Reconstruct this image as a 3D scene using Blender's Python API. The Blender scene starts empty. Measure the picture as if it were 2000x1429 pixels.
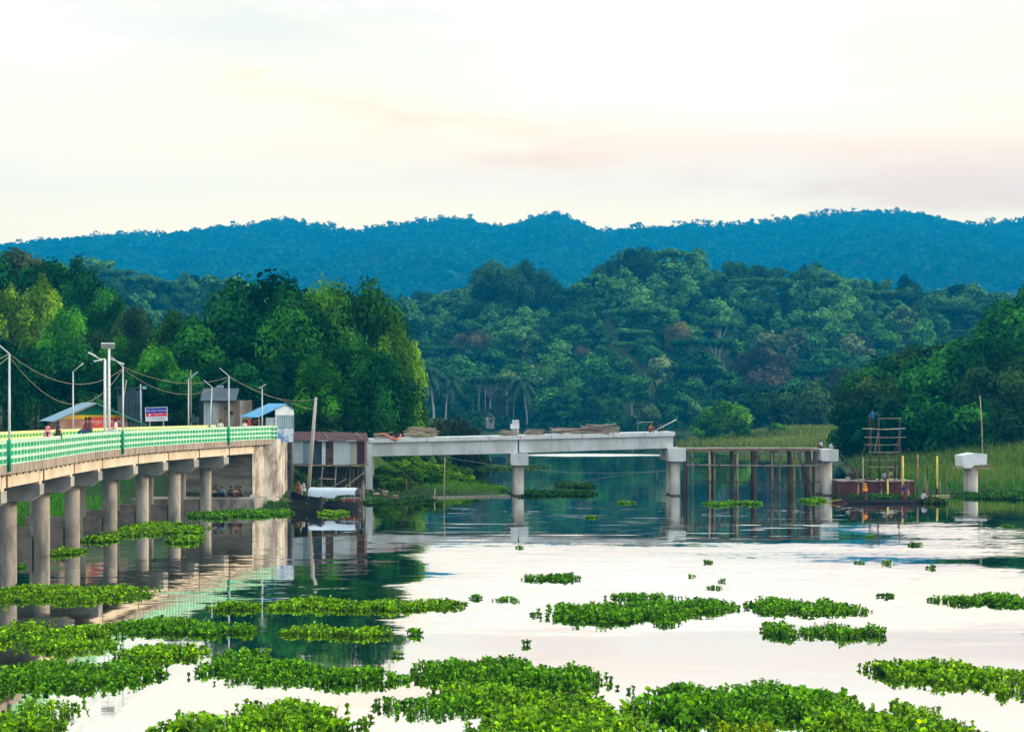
import bpy, math, random
import numpy as np
from mathutils import Vector, Matrix

# ------------------------------------------------------------------ camera, sky, sun, exposure
SC = bpy.context.scene
COL = SC.collection
F, CAMZ, HOR = 3400.0, 8.0, 797.0          # focal length in photo pixels, eye height over water, horizon row
cam_d = bpy.data.cameras.new('camera')
cam_d.sensor_width = 36.0
cam_d.lens = 36.0 * F / 2000.0
cam_d.shift_y = (HOR - 714.5) / 2000.0
cam_d.clip_start = 0.5
cam_d.clip_end = 20000.0
cam = bpy.data.objects.new('camera', cam_d)
cam.location = (0, 0, CAMZ)
cam.rotation_euler = (math.radians(90), 0, 0)
COL.objects.link(cam)
SC.camera = cam
SC.view_settings.view_transform = 'Standard'
SC.view_settings.look = 'None'
SC.view_settings.exposure = 0.62
SC.view_settings.gamma = 1.0
SC.view_settings.use_curve_mapping = False
SC.cycles.use_denoising = True
SC.cycles.max_bounces = 6
SC.cycles.diffuse_bounces = 3
SC.cycles.glossy_bounces = 3
SC.cycles.transmission_bounces = 3
SC.cycles.volume_bounces = 0
SC.cycles.sample_clamp_indirect = 6.0
SC.cycles.caustics_reflective = False

SUN_EL, SUN_AZ = math.radians(17), math.radians(82)      # azimuth clockwise from +Y (view direction)
W = bpy.data.worlds.new('World')
SC.world = W
W.use_nodes = True


class NT:
    """small node-tree helper"""
    def __init__(s, tree):
        s.t = tree
        s.n = tree.nodes
        s.l = tree.links

    def put(s, sock, v):
        if isinstance(v, bpy.types.NodeSocket):
            s.l.new(v, sock)
        elif v is not None:
            if hasattr(sock.default_value, '__len__') and not hasattr(v, '__len__'):
                v = [v] * len(sock.default_value)
            if hasattr(v, '__len__') and len(sock.default_value) == 4 and len(v) == 3:
                v = list(v) + [1.0]
            sock.default_value = v

    def m(s, op, a, b=None, c=None, clamp=False):
        nd = s.n.new('ShaderNodeMath')
        nd.operation = op
        nd.use_clamp = clamp
        for i, v in enumerate((a, b, c)):
            if v is not None:
                s.put(nd.inputs[i], v)
        return nd.outputs[0]

    def vm(s, op, a, b=None):
        nd = s.n.new('ShaderNodeVectorMath')
        nd.operation = op
        s.put(nd.inputs[0], a)
        if b is not None:
            s.put(nd.inputs[1], b)
        return nd.outputs[1] if op in ('DOT_PRODUCT', 'LENGTH') else nd.outputs[0]

    def mix(s, f, a, b, blend='MIX'):
        nd = s.n.new('ShaderNodeMix')
        nd.data_type = 'RGBA'
        nd.blend_type = blend
        nd.clamp_factor = True
        s.put(nd.inputs['Factor'], f)
        s.put(nd.inputs['A'] if False else nd.inputs[6], a)
        s.put(nd.inputs[7], b)
        return nd.outputs[2]

    def noise(s, vec, scale, detail=3, rough=.55, color=False):
        nd = s.n.new('ShaderNodeTexNoise')
        s.put(nd.inputs['Vector'], vec)
        nd.inputs['Scale'].default_value = scale
        nd.inputs['Detail'].default_value = detail
        nd.inputs['Roughness'].default_value = rough
        return nd.outputs['Color'] if color else nd.outputs[0]

    def sep(s, v):
        nd = s.n.new('ShaderNodeSeparateXYZ')
        s.put(nd.inputs[0], v)
        return nd.outputs

    def comb(s, x, y, z):
        nd = s.n.new('ShaderNodeCombineXYZ')
        for i, v in enumerate((x, y, z)):
            s.put(nd.inputs[i], v)
        return nd.outputs[0]

    def ss(s, v, lo, hi):
        nd = s.n.new('ShaderNodeMapRange')
        nd.interpolation_type = 'SMOOTHSTEP'
        s.put(nd.inputs[0], v)
        nd.inputs[1].default_value = lo
        nd.inputs[2].default_value = hi
        return nd.outputs[0]

    def gauss(s, u, v, u0, v0, ru, rv, slope=0.0):
        """soft ellipse 0..1 around (u0, v0); slope shears v along u"""
        du = s.m('SUBTRACT', u, u0)
        dv = s.m('SUBTRACT', s.m('SUBTRACT', v, v0), s.m('MULTIPLY', du, slope))
        a = s.m('DIVIDE', du, ru)
        b = s.m('DIVIDE', dv, rv)
        q = s.m('ADD', s.m('MULTIPLY', a, a), s.m('MULTIPLY', b, b))
        return s.m('EXPONENT', s.m('MULTIPLY', q, -1.0))


def build_world():
    t = NT(W.node_tree)
    t.n.clear()
    out = t.n.new('ShaderNodeOutputWorld')
    bg = t.n.new('ShaderNodeBackground')
    sky = t.n.new('ShaderNodeTexSky')
    sky.sky_type = 'NISHITA'
    sky.sun_disc = False
    sky.sun_elevation = SUN_EL
    sky.sun_rotation = SUN_AZ
    sky.air_density = 1.4
    sky.dust_density = 3.0
    tc = t.n.new('ShaderNodeTexCoord')
    x, y, z = t.sep(tc.outputs['Generated'])
    az = t.m('ARCTAN2', x, y)
    el = t.m('ARCSINE', z)
    # thin overcast veil: cream low down, cool white overhead (radiance / 0.1)
    veil = t.mix(t.ss(el, .09, .17), (21.9, 15.9, 7.4), (18.4, 13.9, 7.8))
    veil = t.mix(t.ss(el, .16, .27), veil, (14.2, 11.6, 7.6))
    veil = t.mix(t.ss(el, .25, .85), veil, (9.5, 11.0, 13.0))
    # the sky opposite the low sun is cooler
    east = t.ss(t.m('ADD', t.m('MULTIPLY', x, .6), t.m('MULTIPLY', y, .8)), .35, -.45)
    veil = t.mix(t.m('MULTIPLY', east, t.ss(el, .7, .1)), veil, (11.5, 12.6, 13.6))
    col = t.mix(0.9, sky.outputs[0], veil)
    # drifting cirrus, stretched sideways
    p = t.comb(t.m('MULTIPLY', az, 1.0), t.m('MULTIPLY', el, 5.0), 0.0)
    w = t.noise(p, 2.2, 5, .6)
    w2 = t.noise(p, 5.5, 5, .62)
    uu = t.m('ADD', az, t.m('MULTIPLY', t.m('SUBTRACT', w2, .5), .10))
    vv = t.m('ADD', el, t.m('MULTIPLY', t.m('SUBTRACT', w2, .5), .05))
    # bluer clear gaps
    gap = t.m('MULTIPLY', t.ss(w, .68, .40), t.ss(el, .16, .24))
    gap = t.m('MULTIPLY', gap, t.ss(az, .25, -.05))
    col = t.mix(t.m('MULTIPLY', gap, .95), col, (8.6, 8.0, 5.9))
    # bright white cloud sheets
    wh = t.m('ADD', t.gauss(uu, vv, -.30, .205, .10, .022), t.gauss(uu, vv, .10, .195, .16, .05, -.15))
    wh = t.m('ADD', wh, t.gauss(uu, vv, -.10, .236, .09, .008))
    wh = t.m('ADD', wh, t.m('MULTIPLY', t.ss(w2, .56, .75), .5), clamp=True)
    col = t.mix(t.m('MULTIPLY', wh, .7), col, (15.2, 12.2, 9.2))
    # peach stratus bands
    pk = t.m('ADD', t.gauss(uu, vv, -.055, .166, .10, .0085, -.16), t.gauss(uu, vv, .12, .142, .21, .018, -.07))
    pk = t.m('ADD', pk, t.m('MULTIPLY', t.gauss(uu, vv, .28, .19, .10, .045), .45))
    pk = t.m('ADD', pk, t.gauss(uu, vv, -.145, .190, .010, .0022))
    pk = t.m('ADD', pk, t.m('MULTIPLY', t.gauss(uu, vv, .29, .132, .15, .016), .8))
    pk = t.m('ADD', pk, t.m('MULTIPLY', t.ss(t.noise(p, 1.4, 5, .6), .58, .75), t.ss(t.m('ABSOLUTE', az), .5, .9)), clamp=True)
    col = t.mix(t.m('MULTIPLY', pk, t.m('ADD', .38, t.m('MULTIPLY', t.ss(w2, .34, .66), .75))), col, (17.0, 10.6, 5.0))
    t.put(bg.inputs['Color'], col)
    bg.inputs['Strength'].default_value = 0.099
    t.l.new(bg.outputs[0], out.inputs[0])


build_world()
sl = bpy.data.lights.new('sun', 'SUN')
sl.energy = 3.3
sl.angle = math.radians(12)
sl.color = (1.0, .80, .56)
sun = bpy.data.objects.new('sun', sl)
sd = Vector((math.sin(SUN_AZ) * math.cos(SUN_EL), math.cos(SUN_AZ) * math.cos(SUN_EL), math.sin(SUN_EL)))
sun.rotation_euler = sd.to_track_quat('Z', 'Y').to_euler()
sun.location = (60, 20, 60)
COL.objects.link(sun)

# ------------------------------------------------------------------ helpers
rnd = random.Random(7)
rng = np.random.default_rng(7)
R = math.radians


def P(px, py, d):
    """point at distance d (metres along the view axis) that the photo shows at (px, py)"""
    return Vector(((px - 1000) * d / F, d, CAMZ - (py - HOR) * d / F))


def G(px, py, z=0.0):
    """point of the level plane z that the photo shows at (px, py)"""
    d = (CAMZ - z) * F / (py - HOR)
    return Vector(((px - 1000) * d / F, d, z))


def tag(o, label=None, cat=None, group=None, kind=None):
    for k, v in (('label', label), ('category', cat), ('group', group), ('kind', kind)):
        if v:
            o[k] = v
    return o


def thing(name, label, cat, loc=(0, 0, 0), rz=0.0, group=None):
    o = bpy.data.objects.new(name, None)
    o.empty_display_size = .3
    o.location = loc
    o.rotation_euler = (0, 0, rz)
    COL.objects.link(o)
    return tag(o, label, cat, group)


def link(name, me, parent=None, loc=None, rot=None, scale=None):
    o = bpy.data.objects.new(name, me)
    COL.objects.link(o)
    if parent is not None:
        o.parent = parent
    if loc is not None:
        o.location = loc
    if rot is not None:
        o.rotation_euler = rot
    if scale is not None:
        o.scale = (scale,) * 3 if not hasattr(scale, '__len__') else scale
    return o


def root_of(o):
    while o.parent is not None:
        o = o.parent
    return o


class MB:
    """collects shapes; build() links them as ONE mesh object"""
    def __init__(s):
        s.v, s.f, s.mi = [], [], []

    def add(s, vs, fs, mi=0):
        b = len(s.v)
        s.v += [tuple(v) for v in vs]
        s.f += [tuple(i + b for i in f) for f in fs]
        s.mi += [mi] * len(fs)
        return s

    def box(s, c, size, rz=0.0, mat=None, mi=0):
        hx, hy, hz = size[0] / 2, size[1] / 2, size[2] / 2
        vs = [Vector((x, y, z)) for z in (-hz, hz) for x, y in ((-hx, -hy), (hx, -hy), (hx, hy), (-hx, hy))]
        if mat is None:
            mat = Matrix.Rotation(rz, 3, 'Z')
        c = Vector(c)
        return s.add([mat @ v + c for v in vs], [(3, 2, 1, 0), (4, 5, 6, 7), (0, 1, 5, 4), (1, 2, 6, 5), (2, 3, 7, 6), (3, 0, 4, 7)], mi)

    def beam(s, a, b, w, h, mi=0, roll=0.0):
        a, b = Vector(a), Vector(b)
        d = b - a
        q = d.to_track_quat('X', 'Z').to_matrix() @ Matrix.Rotation(roll, 3, 'X')
        return s.box((a + b) / 2, (d.length, w, h), mat=q, mi=mi)

    def tube(s, pts, rad, n=7, cap=True, mi=0):
        pts = [Vector(p) for p in pts]
        if not hasattr(rad, '__len__'):
            rad = [rad] * len(pts)
        vs, fs = [], []
        for i, p in enumerate(pts):
            t = (pts[min(i + 1, len(pts) - 1)] - pts[max(i - 1, 0)]).normalized()
            u = t.cross(Vector((0, 0, 1)))
            if u.length < 1e-3:
                u = t.cross(Vector((0, 1, 0)))
            u.normalize()
            w = u.cross(t)
            for k in range(n):
                a = 2 * math.pi * k / n
                vs.append(p + (u * math.cos(a) + w * math.sin(a)) * rad[i])
        for i in range(len(pts) - 1):
            for k in range(n):
                a, b = i * n + k, i * n + (k + 1) % n
                fs.append((a, a + n, b + n, b))
        if cap:
            fs.append(tuple(range(n)))
            fs.append(tuple(reversed(range((len(pts) - 1) * n, len(pts) * n))))
        return s.add(vs, fs, mi)

    def prism(s, poly, axis_a, axis_b, org, ext, mi=0):
        """poly of (a, b) pairs in the plane axis_a/axis_b at org, extruded by the vector ext"""
        A, B, O, E = Vector(axis_a), Vector(axis_b), Vector(org), Vector(ext)
        n = len(poly)
        v0 = [O + A * a + B * b for a, b in poly]
        vs = v0 + [v + E for v in v0]
        fs = [tuple(range(n))[::-1], tuple(range(n, 2 * n))]
        fs += [(i, (i + 1) % n, n + (i + 1) % n, n + i) for i in range(n)]
        return s.add(vs, fs, mi)

    def mesh(s, name, mats, off=None, smooth=False):
        me = bpy.data.meshes.new(name)
        v = s.v if off is None else [(a - off[0], b - off[1], c - off[2]) for a, b, c in s.v]
        me.from_pydata(v, [], s.f)
        for m in (mats if isinstance(mats, (list, tuple)) else [mats]):
            me.materials.append(m)
        if any(s.mi):
            me.polygons.foreach_set('material_index', s.mi)
        if smooth:
            me.polygons.foreach_set('use_smooth', [True] * len(s.f))
        me.update()
        return me

    def build(s, name, mats, parent=None, smooth=False, local=False):
        off = None
        if parent is not None and not local:
            off = root_of(parent).location
        return link(name, s.mesh(name, mats, off, smooth), parent)


def np_mesh(name, V, Q, mat, tint=None, smooth=False):
    """mesh from numpy vertices and quads (or tris)"""
    me = bpy.data.meshes.new(name)
    n, k = Q.shape
    me.vertices.add(len(V))
    me.vertices.foreach_set('co', V.astype(np.float32).ravel())
    me.loops.add(n * k)
    me.loops.foreach_set('vertex_index', Q.astype(np.int32).ravel())
    me.polygons.add(n)
    me.polygons.foreach_set('loop_start', np.arange(0, n * k, k, dtype=np.int32))
    me.polygons.foreach_set('loop_total', np.full(n, k, dtype=np.int32))
    if smooth:
        me.polygons.foreach_set('use_smooth', np.ones(n, dtype=bool))
    me.update(calc_edges=True)
    if mat is not None:
        me.materials.append(mat)
    if tint is not None:
        at = me.attributes.new('tint', 'FLOAT', 'FACE')
        at.data.foreach_set('value', tint.astype(np.float32))
    return me


# ------------------------------------------------------------------ materials
MATS = {}


def mat(name, c, rough=.85, c2=None, scale=1.5, amt=.5, stretch=(1, 1, 1), metal=0.0, fine=.12, obj=False, spec=.3, bump=0.0, lines=0.0):
    """paint/wood/concrete: two tones mixed by noise plus fine grain"""
    if name in MATS:
        return MATS[name]
    m = bpy.data.materials.new(name)
    m.use_nodes = True
    t = NT(m.node_tree)
    b = t.n['Principled BSDF']
    if obj:
        tc = t.n.new('ShaderNodeTexCoord').outputs['Object']
    else:
        tc = t.n.new('ShaderNodeNewGeometry').outputs['Position']
    v = t.vm('MULTIPLY', tc, stretch)
    n1 = t.noise(v, scale, 5, .62)
    n2 = t.noise(v, scale * 9, 3, .6)
    if c2 is None:
        c2 = tuple(x * .72 for x in c)
    col = t.mix(t.m('MULTIPLY', t.ss(n1, .38, .66), amt * 1.6, clamp=True), c, c2)
    k = t.m('ADD', 1 - fine, t.m('MULTIPLY', n2, fine * 2))
    col = t.mix(1.0, col, t.comb(k, k, k), 'MULTIPLY')
    if lines:                                   # formwork board joints
        sx, sy, sz = t.sep(tc)
        fr = t.m('FRACT', t.m('DIVIDE', sx, lines))
        ln = t.m('MULTIPLY', t.m('LESS_THAN', fr, .03), t.m('ADD', .15, t.m('MULTIPLY', n1, .6)))
        col = t.mix(ln, col, tuple(v * .45 for v in c))
    t.put(b.inputs['Base Color'], col)
    b.inputs['Roughness'].default_value = rough
    b.inputs['Metallic'].default_value = metal
    b.inputs['Specular IOR Level'].default_value = spec
    if bump:
        bp = t.n.new('ShaderNodeBump')
        bp.inputs['Distance'].default_value = bump
        t.put(bp.inputs['Height'], n2)
        t.put(b.inputs['Normal'], bp.outputs[0])
    MATS[name] = m
    return m


def leaf_mat(name, base, trans=.35, hue=(1.25, 1.0, .6), gloss=0.0):
    """leaves: object colour x per-leaf tint, partly translucent"""
    m = bpy.data.materials.new(name)
    m.use_nodes = True
    t = NT(m.node_tree)
    t.n.clear()
    out = t.n.new('ShaderNodeOutputMaterial')
    at = t.n.new('ShaderNodeAttribute')
    at.attribute_name = 'tint'
    oi = t.n.new('ShaderNodeObjectInfo')
    k = at.outputs['Fac']
    kk = t.comb(t.m('POWER', k, 1.25), k, t.m('POWER', k, .8))
    c = t.mix(1.0, t.mix(1.0, oi.outputs['Color'], base, 'MULTIPLY'), kk, 'MULTIPLY')
    d = t.n.new('ShaderNodeBsdfDiffuse')
    t.put(d.inputs[0], c)
    tr = t.n.new('ShaderNodeBsdfTranslucent')
    t.put(tr.inputs[0], t.mix(1.0, c, hue, 'MULTIPLY'))
    mx = t.n.new('ShaderNodeMixShader')
    mx.inputs[0].default_value = trans
    t.l.new(d.outputs[0], mx.inputs[1])
    t.l.new(tr.outputs[0], mx.inputs[2])
    res = mx
    if gloss:
        gs = t.n.new('ShaderNodeBsdfGlossy')
        gs.inputs['Roughness'].default_value = .38
        gs.inputs['Color'].default_value = (.9, 1.0, .7, 1)
        res = t.n.new('ShaderNodeMixShader')
        res.inputs[0].default_value = gloss
        t.l.new(mx.outputs[0], res.inputs[1])
        t.l.new(gs.outputs[0], res.inputs[2])
    t.l.new(res.outputs[0], out.inputs[0])
    return m


LEAF = leaf_mat('foliage', (1, 1, 1), .2)
HYA = leaf_mat('hyacinth_leaf', (1, 1, 1), .32, (1.9, 1.25, .4), .02)
GRASS = leaf_mat('grass_blade', (1, 1, 1), .3, (1.1, 1.0, .7))
BARK = mat('bark', (.10, .085, .065), c2=(.05, .045, .035), scale=2, stretch=(2, 2, .4))
PALEBARK = mat('pale_bark', (.42, .42, .38), c2=(.25, .25, .22), scale=2, stretch=(1, 1, .4))
CONC_OLD = mat('weathered_concrete', (.42, .39, .34), c2=(.18, .165, .14), scale=.9, amt=.6, stretch=(1.4, 1.4, .45), fine=.16)
CONC_GIRD = mat('cream_concrete', (.74, .65, .52), c2=(.54, .43, .31), scale=.5, amt=.42, stretch=(1.2, 1.2, .7))
CONC_FASC = mat('stained_concrete', (.40, .335, .27), c2=(.20, .165, .135), scale=1.2, amt=.7, stretch=(2.5, 2.5, .35), fine=.2)
CONC_CAP = mat('grey_concrete', (.40, .40, .37), c2=(.24, .25, .245), scale=.8, amt=.6)
CONC_NEW = mat('fresh_concrete', (.66, .69, .68), c2=(.44, .46, .44), scale=.8, amt=.45, stretch=(1, 1, .5), fine=.10, lines=1.45)
CONC_SLAB = mat('fresh_slab_concrete', (.74, .77, .76), c2=(.56, .60, .60), scale=.9, amt=.45, fine=.08, lines=1.1)
CONC_WALL = mat('abutment_concrete', (.62, .57, .50), c2=(.24, .20, .16), scale=.9, amt=.7, stretch=(1, 1, .6), fine=.2)
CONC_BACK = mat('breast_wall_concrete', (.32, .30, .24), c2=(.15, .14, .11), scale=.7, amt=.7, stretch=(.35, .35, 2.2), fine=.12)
RAIL_P = mat('pale_green_paint', (.52, .80, .58), c2=(.34, .55, .40), scale=2.2, amt=.5, fine=.18)
RAIL_G = mat('sea_green_paint', (.004, .34, .17), c2=(.004, .25, .13), scale=1.5, amt=.5)
RAIL_Y = mat('pale_yellow_paint', (.74, .74, .33), c2=(.60, .60, .28), scale=2, amt=.4)
RAIL_GY = mat('grass_green_paint', (.05, .42, .13), c2=(.03, .28, .10), scale=2, amt=.4)
STEEL = mat('galvanised_steel', (.52, .58, .60), rough=.45, c2=(.40, .46, .48), metal=.25, scale=4, stretch=(1, 1, .3))
DARK = mat('black_tar', (.012, .012, .014), rough=.6, c2=(.03, .028, .025), scale=2)
WIRE = mat('tan_cable', (.30, .28, .19))
WIRE_D = mat('dark_cable', (.10, .14, .15))
BAMB = mat('dry_bamboo', (.42, .36, .22), c2=(.22, .17, .10), scale=3, stretch=(1, 1, .5))
BAMB_Y = mat('yellow_bamboo', (.72, .60, .12), c2=(.50, .40, .12), scale=3)
BAMB_D = mat('dark_wet_wood', (.085, .055, .04), c2=(.04, .03, .025), scale=3)
WOODG = mat('grey_weathered_wood', (.30, .28, .24), c2=(.16, .145, .12), scale=3, stretch=(2, 2, .4))
PLANK = mat('sawn_plank', (.50, .45, .36), c2=(.28, .24, .18), scale=2)
PLANKR = mat('reddish_plank', (.34, .22, .16), c2=(.2, .12, .09), scale=2)

# ------------------------------------------------------------------ terrain
RIVER = np.array([(-260, 5), (260, 5), (200, 90), (95, 135), (60, 158), (47, 161.5), (39, 166), (37, 185), (42, 220), (47, 252),
                  (45, 300), (37, 322), (32, 338), (35, 372), (45, 430), (62, 500), (78, 545), (30, 556), (-10, 552), (-34, 520),
                  (-37, 430), (-31, 330), (-24, 260), (-15, 215), (-9, 186), (-2, 170), (-.8, 165), (-5, 160), (-11, 156),
                  (-14, 149), (-16.5, 142), (-18.5, 137.6), (-21, 135.4), (-27.5, 135), (-31.5, 130), (-31, 118), (-31.5, 104),
                  (-33, 90), (-38, 74), (-60, 52), (-260, 40)], float)


def river_dist(x, y):
    """signed distance to the river outline, positive on land"""
    a, b = RIVER, np.roll(RIVER, -1, 0)
    d = np.full(x.shape, 1e9)
    ins = np.zeros(x.shape, bool)
    for (x0, y0), (x1, y1) in zip(a, b):
        ex, ey = x1 - x0, y1 - y0
        t = np.clip(((x - x0) * ex + (y - y0) * ey) / (ex * ex + ey * ey), 0, 1)
        d = np.minimum(d, np.hypot(x - x0 - t * ex, y - y0 - t * ey))
        c = (y0 > y) != (y1 > y)
        with np.errstate(divide='ignore', invalid='ignore'):
            ins ^= c & (x < (x1 - x0) * (y - y0) / (y1 - y0 if y1 != y0 else 1e-9) + x0)
    return np.where(ins, -d, d)


def sst(v, lo, hi):
    t = np.clip((v - lo) / (hi - lo), 0, 1)
    return t * t * (3 - 2 * t)


RID = np.array([(-600, 470), (0, 505), (200, 540), (300, 565), (420, 560), (560, 575), (700, 585), (760, 588), (860, 570), (940, 555), (1030, 548), (1090, 585), (1140, 580),
                (1190, 544), (1245, 532), (1330, 528), (1420, 540), (1580, 530), (1700, 543), (1850, 569), (2000, 579), (2600, 545)], float)
FAR = np.array([(-900, 440), (-400, 478), (0, 474), (60, 470), (100, 464), (150, 463), (200, 457), (270, 450), (330, 457), (400, 443), (470, 438), (545, 424), (600, 431),
                (650, 440), (700, 446), (750, 436), (800, 430), (880, 423), (920, 424), (960, 437), (1000, 437), (1040, 421), (1080, 413),
                (1110, 420), (1150, 440), (1170, 447), (1250, 442), (1300, 438), (1400, 434), (1470, 431), (1520, 425), (1560, 418),
                (1640, 410), (1700, 410), (1760, 408), (1800, 417), (1850, 430), (1900, 437), (1950, 430), (2000, 423), (2400, 400), (2900, 450)], float)


def wob(x, y, s, seed=0.0):
    """cheap smooth pseudo-noise in -1..1"""
    return (np.sin(x * s + 1.7 * np.sin(y * s * .7 + seed) + seed) + np.sin(y * s * 1.3 + 1.3 * np.sin(x * s * .9 + 2 * seed) + 2.1)) * .5


def ground_z(x, y):
    x = np.asarray(x, float)
    y = np.asarray(y, float)
    d = river_dist(x, y)
    px = x / np.maximum(y, 1) * F + 1000
    left = sst(-x, 9.5, 16) * sst(y, 133, 143) + (1 - sst(-x, 9.5, 16)) * sst(-x, -2, 8) * sst(y, 185, 215)
    lowl = sst(-x, 5, 15) * (1 - sst(y, 133, 143))
    bank = .05 + np.minimum(d * np.where(y > 270, .045, .10), 3.2) + .25 * np.minimum(d, 1.0)
    plat = .1 + 5.2 * sst(d, .2, 13.0)
    low = .15 + 2.6 * sst(d, 0, 18) + 2.5 * sst(d, 14, 40)
    z = np.where(lowl > .5, low, bank * (1 - left) + plat * left)
    z = z + np.maximum(0, np.minimum(y, 255) - 168) * .15 * sst(-x, 24, 46) * (1 - sst(y, 330, 520))
    z = z + np.maximum(0, np.minimum(y, 330) - 195) * .07 * sst(x, 62, 95) * (1 - sst(y, 265, 325))
    rz = 8 + (HOR - np.interp(px, RID[:, 0], RID[:, 1])) * 770 / F - 13
    hill = np.maximum(rz, 5) * sst(y, 548, 775) ** .85 * (1 + .06 * wob(x, y, .03))
    hill = hill * (1 - .35 * sst(y, 790, 1100))
    z = np.where(y > 520, np.maximum(z, 0) * (1 - sst(y, 540, 600)) + hill + .3, z)
    z = z + 1.9 * np.exp(-((x - 64) / 15) ** 2 - ((y - 385) / 34) ** 2) * (d > 0)
    z = z + .25 * wob(x, y, .31) * (d > 1.5)
    return np.where(d < 0, -.15 + np.maximum(d * .35, -2.2), z)


def gz(x, y):
    return float(ground_z(np.array([x]), np.array([y]))[0])


EARTH = mat('bank_earth', (.03, .075, .015), c2=(.05, .06, .028), scale=.22, amt=.3, fine=.3)
ys = np.concatenate([np.linspace(4, 100, 40), np.linspace(102, 240, 93), np.linspace(244, 400, 40), np.linspace(408, 900, 62), np.linspace(930, 2600, 30)])
us = np.concatenate([np.linspace(-1.1, -.5, 14), np.linspace(-.48, .48, 150), np.linspace(.5, 1.1, 14)])
XX = us[None, :] * (ys[:, None] + 30)
YY = np.repeat(ys[:, None], len(us), 1)
ZZ = ground_z(XX.ravel(), YY.ravel()).reshape(XX.shape)
nr, nc = XX.shape
ii = (np.arange(nr - 1)[:, None] * nc + np.arange(nc - 1)[None, :]).ravel()
GQ = np.stack([ii, ii + 1, ii + nc + 1, ii + nc], 1)
gro = link('ground', np_mesh('ground', np.stack([XX.ravel(), YY.ravel(), ZZ.ravel()], 1), GQ, EARTH, smooth=True))
tag(gro, 'earthy grassed river banks rising to the forest hill', 'ground', kind='structure')


# ------------------------------------------------------------------ water
def water_material():
    m = bpy.data.materials.new('river_water')
    m.use_nodes = True
    t = NT(m.node_tree)
    t.n.clear()
    out = t.n.new('ShaderNodeOutputMaterial')
    pos = t.n.new('ShaderNodeNewGeometry').outputs['Position']
    x, y, z = t.sep(pos)
    # where the breeze ruffles the river (metres), ragged by noise
    wn = t.noise(t.vm('MULTIPLY', pos, (.035, .10, 0)), 1.0, 5, .65)
    wf = t.noise(t.vm('MULTIPLY', pos, (.16, .75, 0)), 1.0, 4, .6)
    xx = t.m('ADD', x, t.m('MULTIPLY', t.m('SUBTRACT', wn, .5), 16))
    yy = t.m('ADD', y, t.m('ADD', t.m('MULTIPLY', t.m('SUBTRACT', wn, .5), 12), t.m('MULTIPLY', t.m('SUBTRACT', wf, .5), 9)))
    xs = t.m('ADD', xx, t.m('MULTIPLY', t.m('SUBTRACT', yy, 88), .10))
    A = t.m('MULTIPLY', t.m('MULTIPLY', t.ss(xs, -7.5, -3.5), t.ss(yy, 106, 98)), t.ss(yy, 60, 68))     # broad pale reach
    B = t.m('MULTIPLY', t.ss(xx, 17, 30), t.m('MULTIPLY', t.ss(yy, 128, 116), t.ss(yy, 92, 99)))         # right side glitter
    far = t.gauss(xx, y, 14, 298, 17, 11)                                                               # bright far reach
    lf = t.m('MULTIPLY', t.gauss(xx, yy, -8.5, 77.5, 4.5, 3), .6)                                            # glints off the left bank
    st = t.m('MULTIPLY', t.ss(wf, .53, .66), t.m('MULTIPLY', t.ss(yy, 150, 138), t.ss(yy, 104, 110)))
    st = t.m('MULTIPLY', t.m('MULTIPLY', st, t.ss(x, -11, -3)), t.ss(wn, .34, .56))
    dk = t.m('MULTIPLY', t.gauss(x, y, 29, 89, 19, 4.5, -.32), .95)                                      # calm dark tongue on the right
    mk = t.m('MAXIMUM', t.m('MAXIMUM', A, B), t.m('MAXIMUM', far, t.m('MAXIMUM', lf, st)))
    mk = t.m('MULTIPLY', mk, t.m('SUBTRACT', 1.0, dk), clamp=True)
    # wave facets as a tilted normal: fine ripples + longer swell
    c1 = t.noise(t.vm('MULTIPLY', pos, (1.6, 4.6, 0)), 1.0, 3, .6, True)
    c2 = t.noise(t.vm('MULTIPLY', pos, (.30, 1.05, 0)), 1.0, 2, .5, True)
    r1, g1, _ = t.sep(c1)
    r2, g2, _ = t.sep(c2)
    amp = t.m('ADD', t.m('ADD', .008, t.m('MULTIPLY', t.m('MULTIPLY', t.m('MULTIPLY', t.ss(y, 112, 98), t.ss(y, 68, 76)), t.ss(x, -2, -8)), .026)), t.m('MULTIPLY', mk, .085))
    lee = t.m('MULTIPLY', t.m('MULTIPLY', t.ss(y, 112, 98), t.ss(y, 68, 76)), t.ss(x, -2, -8))
    sw = t.m('ADD', t.m('ADD', .014, t.m('MULTIPLY', lee, .03)), t.m('MULTIPLY', mk, .05))
    nx = t.m('ADD', t.m('MULTIPLY', t.m('SUBTRACT', r1, .5), t.m('MULTIPLY', amp, .5)), t.m('MULTIPLY', t.m('SUBTRACT', r2, .5), t.m('MULTIPLY', sw, .35)))
    ny = t.m('ADD', t.m('MULTIPLY', t.m('SUBTRACT', g1, .5), amp), t.m('MULTIPLY', t.m('SUBTRACT', g2, .5), sw))
    ny = t.m('SUBTRACT', ny, t.m('ADD', .002, t.m('MULTIPLY', mk, .040)))
    ny = t.m('SUBTRACT', ny, t.m('MULTIPLY', far, .075))
    nrm = t.vm('NORMALIZE', t.comb(nx, ny, 1.0))
    gl = t.n.new('ShaderNodeBsdfGlossy')
    gl.inputs['Color'].default_value = (.985, .99, .99, 1)
    gl.inputs['Roughness'].default_value = .03
    t.put(gl.inputs['Normal'], nrm)
    df = t.n.new('ShaderNodeBsdfDiffuse')
    df.inputs[0].default_value = (.012, .035, .032, 1)
    mx = t.n.new('ShaderNodeMixShader')
    mx.inputs[0].default_value = .985
    t.l.new(df.outputs[0], mx.inputs[1])
    t.l.new(gl.outputs[0], mx.inputs[2])
    t.l.new(mx.outputs[0], out.inputs[0])
    return m


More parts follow.
